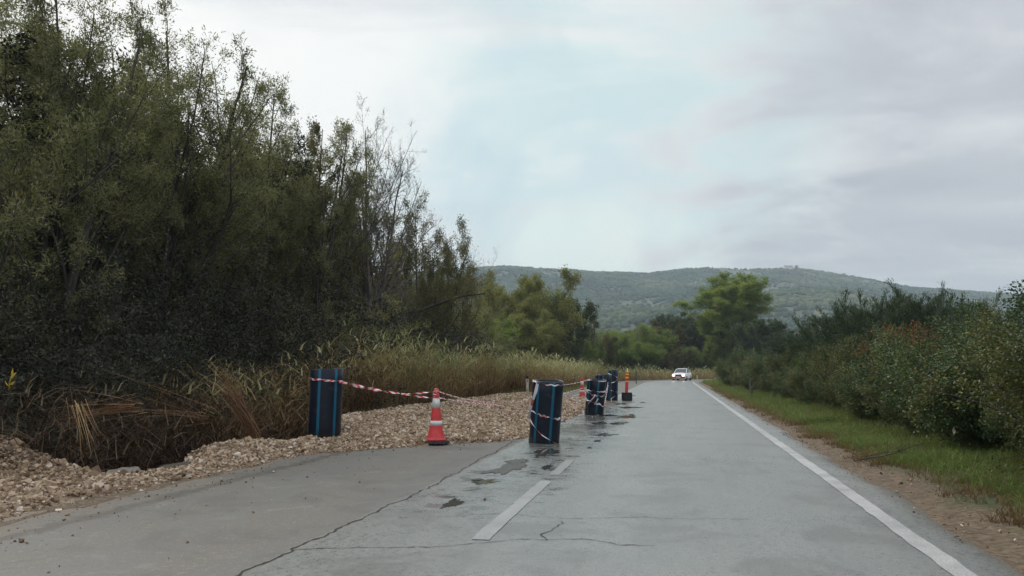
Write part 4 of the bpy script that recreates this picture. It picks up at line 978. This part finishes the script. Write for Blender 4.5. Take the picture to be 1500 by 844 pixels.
# roadside marker posts
M['postw'] = simple('weathered_white_post', (.62, .59, .53), .6, var=.22, scale=5); M['postg'] = simple('grey_mossy_post', (.17, .165, .125), .85, var=.3, scale=9); M['postb'] = simple('post_black_band', (.03, .03, .03), .6)
M['refl'] = simple('post_reflector', (.45, .08, .05), .3)
def delineator(pxx, pybase, h, label, white=True, wdt=.12, lean=0.):
    gp = at_ground(pxx, pybase); x, y = gp[0], gp[1]; z = float(ground_z(np.array([x]), np.array([y]))[0]) - .03; hh = h
    e = empty('roadside_post', (x, y, z), label, 'post', 'roadside marker posts', random.uniform(-.1, .1)); e.rotation_euler[1] = lean
    bm = bmesh.new(); boxbm(bm, (0, 0, hh * .42), (wdt, .09, hh * .84)); bm_obj('post', bm, M['postw'] if white else M['postg'], e, False, .02)
    bm = bmesh.new(); boxbm(bm, (0, 0, hh * .84 + hh * .08 + .001), (wdt * 1.04, .095, hh * .15)); bm_obj('cap_band', bm, M['postb'] if white else M['postg'], e, False, .02)
    bm = bmesh.new(); boxbm(bm, (0, -.05, hh * .74), (wdt * .4, .012, .12)); bm_obj('reflector', bm, M['refl'] if white else M['postb'], e, False, .003)
delineator(773, 579.5, .98, 'weathered white roadside post on the left verge beyond the gravel', True, .14, -.03)
delineator(1101, 584, .95, 'grey mossy roadside post on the right grass verge', False, .13)
delineator(1021.5, 556.0, .8, 'small white leaning roadside post right of the car', True, .13, -.06)
delineator(1048, 558.5, .55, 'tiny white roadside post at the inner corner of the bend', True, .13)
delineator(932, 562, 1.3, 'thin grey roadside post behind the marker post on the outer edge', False, .11)
# green mesh bag of branches near far post -> small dark panel
p_ = at_ground(933, 559.5)
M['netting'] = simple('dark_green_sheet', (.05, .075, .06), .8, var=.25)

# ---- barrier tape
m, b, o = mat('barrier_tape'); u = nn('ShaderNodeUVMap', uv_map='UVMap'); sp_ = nn('ShaderNodeSeparateXYZ'); L.new(u.outputs[0], sp_.inputs[0])
fr_ = smath('FRACT', smath('ADD', smath('MULTIPLY', sp_.outputs[0], 6.5), smath('MULTIPLY', sp_.outputs[1], .5)))
L.new(mixc(smath('GREATER_THAN', fr_, .5), (.78, .74, .74), (.62, .03, .04)), b.inputs['Base Color']); b.inputs['Roughness'].default_value = .4; M['tape'] = m
m, b, o = mat('pale_barrier_tape'); u = nn('ShaderNodeUVMap', uv_map='UVMap'); sp_ = nn('ShaderNodeSeparateXYZ'); L.new(u.outputs[0], sp_.inputs[0])
fr_ = smath('FRACT', smath('MULTIPLY', sp_.outputs[0], 2.2))
L.new(mixc(smath('GREATER_THAN', fr_, .72), (.66, .62, .64), (.42, .12, .12)), b.inputs['Base Color']); b.inputs['Roughness'].default_value = .4; M['tape_old'] = m
def ribbon(paths, name, label, m_, wd=.05):
    Vs, Fs, Us, o_ = [], [], [], 0
    for pts, nrm, tw, wscale in paths:
        P = np.array([[*q] for q in pts]); n = len(P)
        T_a = np.gradient(P, axis=0); T_a = unit(T_a)
        ln = np.concatenate([[0], np.cumsum(np.linalg.norm(np.diff(P, axis=0), axis=1))])
        Nn = np.array([[*q] for q in nrm]) if nrm is not None else np.tile([0., -1., 0.], (n, 1))
        W_ = unit(np.cross(T_a, Nn)); Nn = np.cross(W_, T_a); th = ln * tw
        W_ = W_ * np.cos(th)[:, None] + Nn * np.sin(th)[:, None]
        V = np.stack([P - W_ * wd * wscale / 2, P + W_ * wd * wscale / 2], 1).reshape(-1, 3)
        Fa = np.array([(2 * i, 2 * i + 1, 2 * i + 3, 2 * i + 2) for i in range(n - 1)])
        Us.append(np.stack([np.repeat(ln, 2), np.tile([0, 1], n)], -1)); Vs.append(V); Fs.append(Fa + o_); o_ += len(V)
    return tag(obj(name, mesh_np(name, np.concatenate(Vs), np.concatenate(Fs), m_, None, True, uv=np.concatenate(Us))), label, 'tape')
def span(a_, b_, sag=.05, n=60, tw=9., ws=.8):
    a_ = Vector(a_); b_ = Vector(b_)
    return ([a_.lerp(b_, i / n) - Vector((0, 0, sag * 4 * (i / n) * (1 - i / n))) for i in range(n + 1)], None, tw, ws)
def wrap(pp, keys, ws=.8, off=.006, tw=0., jit=.0):
    """keys [(angle deg seen from the camera: -90 left rim, 0 front, 90 right rim), height]"""
    mw = pp.matrix_world; r_ = pp['dia'] / 2 + off; rot = pp.rotation_euler.to_matrix(); pts, nr = [], []
    rzi = math.atan2(rot[1][0], rot[0][0])
    for (a0, h0), (a1, h1) in zip(keys[:-1], keys[1:]):
        for i in range(14):
            u_ = i / 14; a_ = R(a0 + (a1 - a0) * u_ - 90) - rzi; h_ = h0 + (h1 - h0) * u_ + jit * math.sin(u_ * 9 + a0)
            v = Vector((math.cos(a_) * r_ * 1.012, math.sin(a_) * r_, h_)); pts.append(mw @ v); nr.append(mw.to_3x3() @ Vector((math.cos(a_), math.sin(a_), 0)))
    return (pts, nr, tw, ws)
def onpipe(pp, ang, h): return wrap(pp, [(ang, h), (ang + .1, h)])[0][0]
ctop = Vector(C1.location) + Vector((0, -.045, .95)); clow = Vector(C1.location) + Vector((-.05, -.05, .83))
ribbon([wrap(PA, [(-100, 1.14), (90, 1.08)], .7, .008, 14.), wrap(PA, [(-100, 1.12), (90, 1.065), (260, 1.12)], .7, .01, 10.),
        span(onpipe(PA, 62, 1.085), at(588, 577.5, 15.3), .01), span(onpipe(PA, 62, 1.07), at(588, 576.5, 15.3), .03), span(at(588, 577.5, 15.3), ctop, .01), span(at(588, 577, 15.3), clow, .01),
        (wrap_c := ([ctop + Vector((.05 * math.sin(a_ / 10 * 6.28), .045 - .05 * math.cos(a_ / 10 * 6.28), -.01 * a_ * .6)) for a_ in range(0, 24)], None, 4., .9)),
        span(ctop + Vector((.04, 0, 0)), at(701, 587, 19.5), .03), span(clow + Vector((.1, 0, 0)), at(737, 594, 22), .02), span(at(701, 587, 19.5), at(737, 594, 22), .02)],
       'barrier_tape', 'twisted red and white tape strung from the far left pipe over the cone', M['tape'], .045)
ribbon([wrap(PB, [(-95, 1.19), (-60, 1.175), (0, 1.15), (40, 1.15), (80, 1.165)], .45, .008, 6., .01), wrap(PB, [(-45, 1.15), (-52, .95), (-70, .7), (-82, .55), (-86, .45)], 1.2, .012, 3.),
        wrap(PB, [(-78, .63), (-30, .58), (0, .55), (40, .51), (72, .53)], .6, .008, 9., .012), wrap(PB, [(-85, .47), (-50, .36), (-10, .2), (30, .09), (62, .03)], .35, .009, 7.),
        span(onpipe(PB, 60, 1.15), at(862, 556, 25), .02, 40, 6, .35), span(onpipe(PB, 80, .98), at(860, 567, 26), .0, 40, 6, .35), span(onpipe(PB, 85, .95), onpipe(PC, -80, .5), .08, 40, 8, .5)],
       'barrier_tape', 'dirty pale tape looped round the leaning pipe and on to the next pipe', M['tape_old'], .055)
ribbon([wrap(PC, [(-85, .77), (-30, .76), (20, .75), (80, .79)], .55, .008, 5., .01), wrap(PC, [(-85, .78), (-50, .68), (0, .62), (60, .64)], .7, .01, 8., .02), wrap(PC, [(-80, .5), (-20, .42), (20, .38), (75, .28)], .9, .01, 6., .015),
        wrap(PC, [(-85, 1.05), (-40, 1.085), (0, 1.075), (40, 1.08), (85, 1.09)], .4, .008, 6.), wrap(PC, [(-10, .62), (-35, .45), (-75, .15), (-84, .05)], .55, .012, 4.),
        wrap(PC, [(10, .55), (-10, .35)], .6, .014, 4.),
        span(onpipe(PC, -75, .12), at_ground(846, 609, .03), .02, 30, 6, .6),
        span(onpipe(PC, 70, .7), onpipe(PF, -70, 1.0), .1, 40, 8, .7), span(onpipe(PC, 60, .3), onpipe(PF, -60, .9), .05, 40, 8, .6)],
       'barrier_tape', 'pale tape criss crossed round the third pipe and tied toward the far pipes', M['tape_old'], .06)
ribbon([wrap(PF, [(-80, 1.22), (0, 1.12), (70, 1.0), (70, .98), (0, .82), (-80, .75), (-60, .5), (30, .4), (70, .42), (10, .2), (-60, .03)], .6, .01, 6.)],
       'barrier_tape', 'pale tape wound round the slim tall far pipe', M['tape_old'], .06)

# ------------------------------------------------------------------ the white car
M['carpaint'] = simple('white_car_paint', (.85, .85, .83), .28, var=.03); M['carglass'] = simple('car_glass', (.05, .065, .07), .08, var=.1)
M['bumper'] = simple('dark_trim', (.035, .035, .037), .55); M['redb'] = simple('red_bumper', (.5, .09, .045), .45); M['lamp'] = simple('lit_headlamp', (.9, .88, .8), .2, emis=(1, .88, .74, 5.)); M['plate'] = simple('number_plate', (.72, .72, .68), .4)
M['amber'] = simple('amber_lens', (.65, .14, .04), .3); M['tyre'] = simple('tyre_rubber', (.02, .02, .021), .85); M['rim'] = simple('steel_rim', (.3, .3, .31), .4, .7)
gp = at_ground(1000.5, 557.6); car = empty('car', (gp[0], gp[1] + .6, 0.0), 'white saloon with lit headlights coming round the bend toward the camera', 'car', None, R(-23))
# local: front faces -Y, x across, length 4.0, width 1.62, height 1.38
def loft(secs, caps=True):
    """secs: list of closed loops of (x,y,z)"""
    bm = bmesh.new(); rs = [[bm.verts.new(v) for v in q] for q in secs]; n = len(rs[0])
    for A, B in zip(rs[:-1], rs[1:]):
        for i in range(n): bm.faces.new((A[i], A[(i + 1) % n], B[(i + 1) % n], B[i]))
    if caps: bm.faces.new(rs[0][::-1]); bm.faces.new(rs[-1])
    return bm
def csec(y, hw, z0, z1, tuck=.9): return [(-hw * .93, y, z0), (hw * .93, y, z0), (hw, y, z0 + .12), (hw * 1.0, y, (z0 + z1) / 2 + .05), (hw * tuck, y, z1), (0, y, z1 + .025), (-hw * tuck, y, z1), (-hw, y, (z0 + z1) / 2 + .05), (-hw, y, z0 + .12)]
body = loft([csec(-2.0, .72, .32, .70), csec(-1.95, .78, .24, .76), csec(-1.7, .81, .22, .80), csec(-.85, .82, .22, .90), csec(.2, .82, .22, .92), csec(1.2, .82, .22, .93), csec(1.85, .79, .26, .92), csec(1.98, .73, .34, .85)])
bm_obj('body', body, M['carpaint'], car, True)
def cab(y, hw, z): return (y, hw, z)
roofp = loft([[(-.56, -.12, 1.345), (.56, -.12, 1.345), (.52, -.12, 1.385), (-.52, -.12, 1.385)], [(-.60, .5, 1.36), (.60, .5, 1.36), (.55, .5, 1.42), (-.55, .5, 1.42)], [(-.56, 1.15, 1.335), (.56, 1.15, 1.335), (.52, 1.15, 1.375), (-.52, 1.15, 1.375)]])
bm_obj('roof', roofp, M['carpaint'], car, True)
bm = loft([[(-.70, -.86, .90), (.70, -.86, .90), (.70, -.82, .88), (-.70, -.82, .88)], [(-.55, -.13, 1.35), (.55, -.13, 1.35), (.55, -.09, 1.33), (-.55, -.09, 1.33)]]); bm_obj('windscreen', bm, M['carglass'], car)
bm = loft([[(-.68, 1.72, .92), (.68, 1.72, .92), (.68, 1.68, .90), (-.68, 1.68, .90)], [(-.53, 1.16, 1.35), (.53, 1.16, 1.35), (.53, 1.12, 1.33), (-.53, 1.12, 1.33)]]); bm_obj('rear_window', bm, M['carglass'], car)
for sx in (-1, 1):
    bm = bmesh.new(); q = [(.735, -.78, .91), (.735, 1.6, .92), (.575, 1.14, 1.34), (.575, -.13, 1.345)]
    A = [bm.verts.new((sx * a_, b_, c_)) for a_, b_, c_ in q]; B = [bm.verts.new((sx * (a_ - .03), b_, c_)) for a_, b_, c_ in q]; bm.faces.new(A); bm.faces.new(B[::-1])
    for i in range(4): bm.faces.new((A[i], A[(i + 1) % 4], B[(i + 1) % 4], B[i]))
    bm_obj('side_window', bm, M['carglass'], car)
    for y0, z0_, x0, y1, z1_, x1 in ((-.84, .9, .725, -.12, 1.36, .585), (.45, .91, .745, .45, 1.37, .60), (1.66, .91, .72, 1.15, 1.36, .575)):
        P = np.array([[[sx * x0, y0, z0_], [sx * x1, y1, z1_]]]); V, F_ = tubes(P, np.full((1, 2), .03), 6); obj('pillar', mesh_np('pillar', V, F_, M['carpaint'], None, True), car)
    bm = bmesh.new(); boxbm(bm, (sx * .56, -2.0, .62), (.26, .08, .15)); hl = bm_obj('headlight', bm, M['lamp'], car, False, .02)
    bm = bmesh.new(); boxbm(bm, (sx * .73, -1.96, .62), (.07, .1, .13)); bm_obj('indicator', bm, M['amber'], car, False, .015)
    bm = bmesh.new(); boxbm(bm, (sx * .86, -.62, .98), (.16, .09, .12)); bm_obj('wing_mirror', bm, M['bumper'], car, False, .02)
    for yy in (-1.22, 1.22):
        wh = empty('wheel', (sx * .74, yy, .29), None, None); wh.parent = car; wh.rotation_euler = (0, R(90), 0)
        bm = lathe([(.17, -.09), (.27, -.09), (.29, -.07), (.29, .07), (.27, .09), (.17, .09)], 24); bm_obj('tyre', bm, M['tyre'], wh, True)
        bm = lathe([(.001, -.06), (.16, -.07), (.18, -.088), (.18, .088), (.16, .07), (.001, .06)], 24, None, False); bm_obj('rim', bm, M['rim'], wh, True)
bm = bmesh.new(); boxbm(bm, (0, -2.015, .61), (.84, .05, .15)); bm_obj('grille', bm, M['bumper'], car, False, .01)
bm = bmesh.new(); boxbm(bm, (0, -2.02, .40), (1.56, .16, .17)); bm_obj('bumper', bm, M['redb'], car, False, .04)
bm = bmesh.new(); boxbm(bm, (0, -2.107, .40), (.5, .015, .11)); bm_obj('number_plate', bm, M['plate'], car, False, .003)

# ------------------------------------------------------------------ hills
rp = np.array([(-2500, 470), (-900, 450), (0, 420), (500, 405), (640, 398), (690, 393), (740, 390), (800, 394), (870, 399), (950, 401), (1000, 393), (1050, 390), (1100, 393), (1170, 392), (1220, 399), (1270, 407), (1340, 421), (1400, 426), (1480, 431), (1560, 438), (1900, 450), (2600, 470), (5000, 500)], float)
RD = 1700.
def hill_z(x, y):
    pxx = 750 + x / np.maximum(y, 1) * F
    H = (HZ - np.interp(pxx, rp[:, 0], rp[:, 1])) / F * RD + CAM_H
    u = np.clip((y - 480) / (RD - 480), 0, 1.6)
    prof = np.where(u < 1, (u ** 1.15) * (1.0) , 1 - .9 * (u - 1) ** 1.2)
    n_ = (fbm(x / 210, y / 210, 41, 4) - .5); n2_ = fbm(x / 60, y / 60, 43, 3) - .5
    w_ = sstep(0, .25, u) * (1 - sstep(.8, 1.0, u) * .9)
    return H * prof + w_ * (n_ * 60 + n2_ * 12) + (n2_ * 3) - 2
hx = np.arange(-2300, 3300, 14.); hy = np.arange(480, 2500, 14.)
HX, HY = np.meshgrid(hx, hy); HZZ = hill_z(HX, HY)
m, b, o = mat('hill_scrub_soil'); t_ = nn('ShaderNodeTexCoord'); nz = noise(t_.outputs['Object'], .02, 8, .65)
L.new(ramp(nz, [(.3, (.05, .07, .035)), (.55, (.09, .10, .055)), (.75, (.17, .16, .11))], 'LINEAR'), b.inputs['Base Color']); b.inputs['Roughness'].default_value = 1; M['hill'] = m
tag(obj('hills', mesh_np('hills', np.stack([HX, HY, HZZ], -1).reshape(-1, 3), gridfaces(*HX.shape), M['hill'], None, True)), kind='structure')
# forest cover: lumpy crowns
ph = (1 + 5 ** .5) / 2
ico = unit(np.array([(-1, ph, 0), (1, ph, 0), (-1, -ph, 0), (1, -ph, 0), (0, -1, ph), (0, 1, ph), (0, -1, -ph), (0, 1, -ph), (ph, 0, -1), (ph, 0, 1), (-ph, 0, -1), (-ph, 0, 1)], float))
icf = np.array([(0, 11, 5), (0, 5, 1), (0, 1, 7), (0, 7, 10), (0, 10, 11), (1, 5, 9), (5, 11, 4), (11, 10, 2), (10, 7, 6), (7, 1, 8), (3, 9, 4), (3, 4, 2), (3, 2, 6), (3, 6, 8), (3, 8, 9), (4, 9, 5), (2, 4, 11), (6, 2, 10), (8, 6, 7), (9, 8, 1)])
nC = 62000; g_ = np.random.default_rng(5)
yy = 480 + (RD + 30 - 480) * g_.random(nC) ** .75; xx = g_.uniform(-.12, .72, nC) * yy * 1.0
dn = fbm(xx / 90, yy / 90, 51); hgt = hill_z(xx, yy)
u = (yy - 480) / (RD - 480)
keep = g_.random(nC) < np.clip(1.5 * (dn - .3) * 3, .12, 1) * (1 - .35 * sstep(.6, 1., u)); xx, yy, hgt, dn, u = xx[keep], yy[keep], hgt[keep], dn[keep], u[keep]; nC = len(xx)
sz = g_.uniform(2.2, 5.2, nC) * (1.15 - .45 * u) * (.7 + .6 * dn)
V = ico[None] * (1 + g_.uniform(-.35, .3, (nC, 12, 1))) * sz[:, None, None] * np.array([1, 1, .8]) + np.stack([xx, yy, hgt + sz * .45], -1)[:, None]
Fa = (icf[None] + (np.arange(nC) * 12)[:, None, None]).reshape(-1, 3)
M['forest'] = leafattr_mat('hill_forest_leaves', [(0, (.016, .036, .016)), (.35, (.034, .062, .026)), (.7, (.07, .095, .038)), (1, (.13, .14, .06))], 1, .05)
cv = np.clip(.45 + (fbm(xx / 130, yy / 130, 61) - .5) * 1.3 + g_.normal(0, .14, nC), 0, 1)
tag(obj('hillside_forest', mesh_np('hillside_forest', V.reshape(-1, 3), Fa, M['forest'], {'c': np.repeat(cv, 12)}, True)), 'hazy blue green scrub forest covering the long hill', 'forest', kind='stuff')
# house on the ridge
M['hwall'] = simple('pale_house_wall', (.70, .68, .66), .8, var=.06, scale=.5); M['hroof'] = simple('faded_tile_roof', (.40, .24, .20), .8, var=.1, scale=.5); M['hwin'] = simple('house_window', (.06, .07, .08), .3)
hp = at(1155, 392, RD - 10); hz = float(hill_z(np.array([hp.x]), np.array([hp.y]))[0]) + 1.
house = empty('house', (hp.x, hp.y, hz), 'tiny pale house with faded red roof on top of the hill ridge', 'house', None, .1)
bm = bmesh.new(); boxbm(bm, (0, 0, 2.5), (16, 8, 7)); bm_obj('wall', bm, M['hwall'], house)
bm = loft([[(-8.5, -4.6, 6.), (-8.5, 4.6, 6.), (-8.5, 0, 8.6)], [(8.5, -4.6, 6.), (8.5, 4.6, 6.), (8.5, 0, 8.6)]]); bm_obj('roof', bm, M['hroof'], house)
for i in range(4):
    bm = bmesh.new(); boxbm(bm, (-6 + i * 4, -4.03, 3.6), (1.3, .1, 1.6)); bm_obj('window', bm, M['hwin'], house)
for dx, hh_, lb in ((14, 8.5, 'dark tree close to the right side of the hilltop house'), (-18, 5, 'low dark tree left of the hilltop house')):
    x = hp.x + dx; z = float(hill_z(np.array([x]), np.array([hp.y]))[0]); place('hilltop_tree', DK, x, hp.y - 6, (hh_ / TOPS[id(DK)] * .9,) * 2 + (hh_ / TOPS[id(DK)],), 1., lb, 'tree', None, z)

# ------------------------------------------------------------------ haze: one closed box of even air round the scene
m = bpy.data.materials.new('haze_air'); m.use_nodes = True; nt = m.node_tree; N = nt.nodes; L = nt.links; N.clear()
oo = nn('ShaderNodeOutputMaterial'); pv = nn('ShaderNodeVolumePrincipled'); pv.inputs['Color'].default_value = (.74, .90, 1.0, 1); pv.inputs['Density'].default_value = .00029; pv.inputs['Anisotropy'].default_value = 0.
L.new(pv.outputs[0], oo.inputs['Volume'])
bm = bmesh.new(); zlo, zhi = -90., 232.; boxbm(bm, (300, 1500, (zlo + zhi) / 2), (9400, 4600, zhi - zlo))
hz_o = bm_obj('haze', bm, m); tag(hz_o, kind='stuff')
hz_o['label'] = 'thin bluish air between the road and the hill'; hz_o['category'] = 'haze'
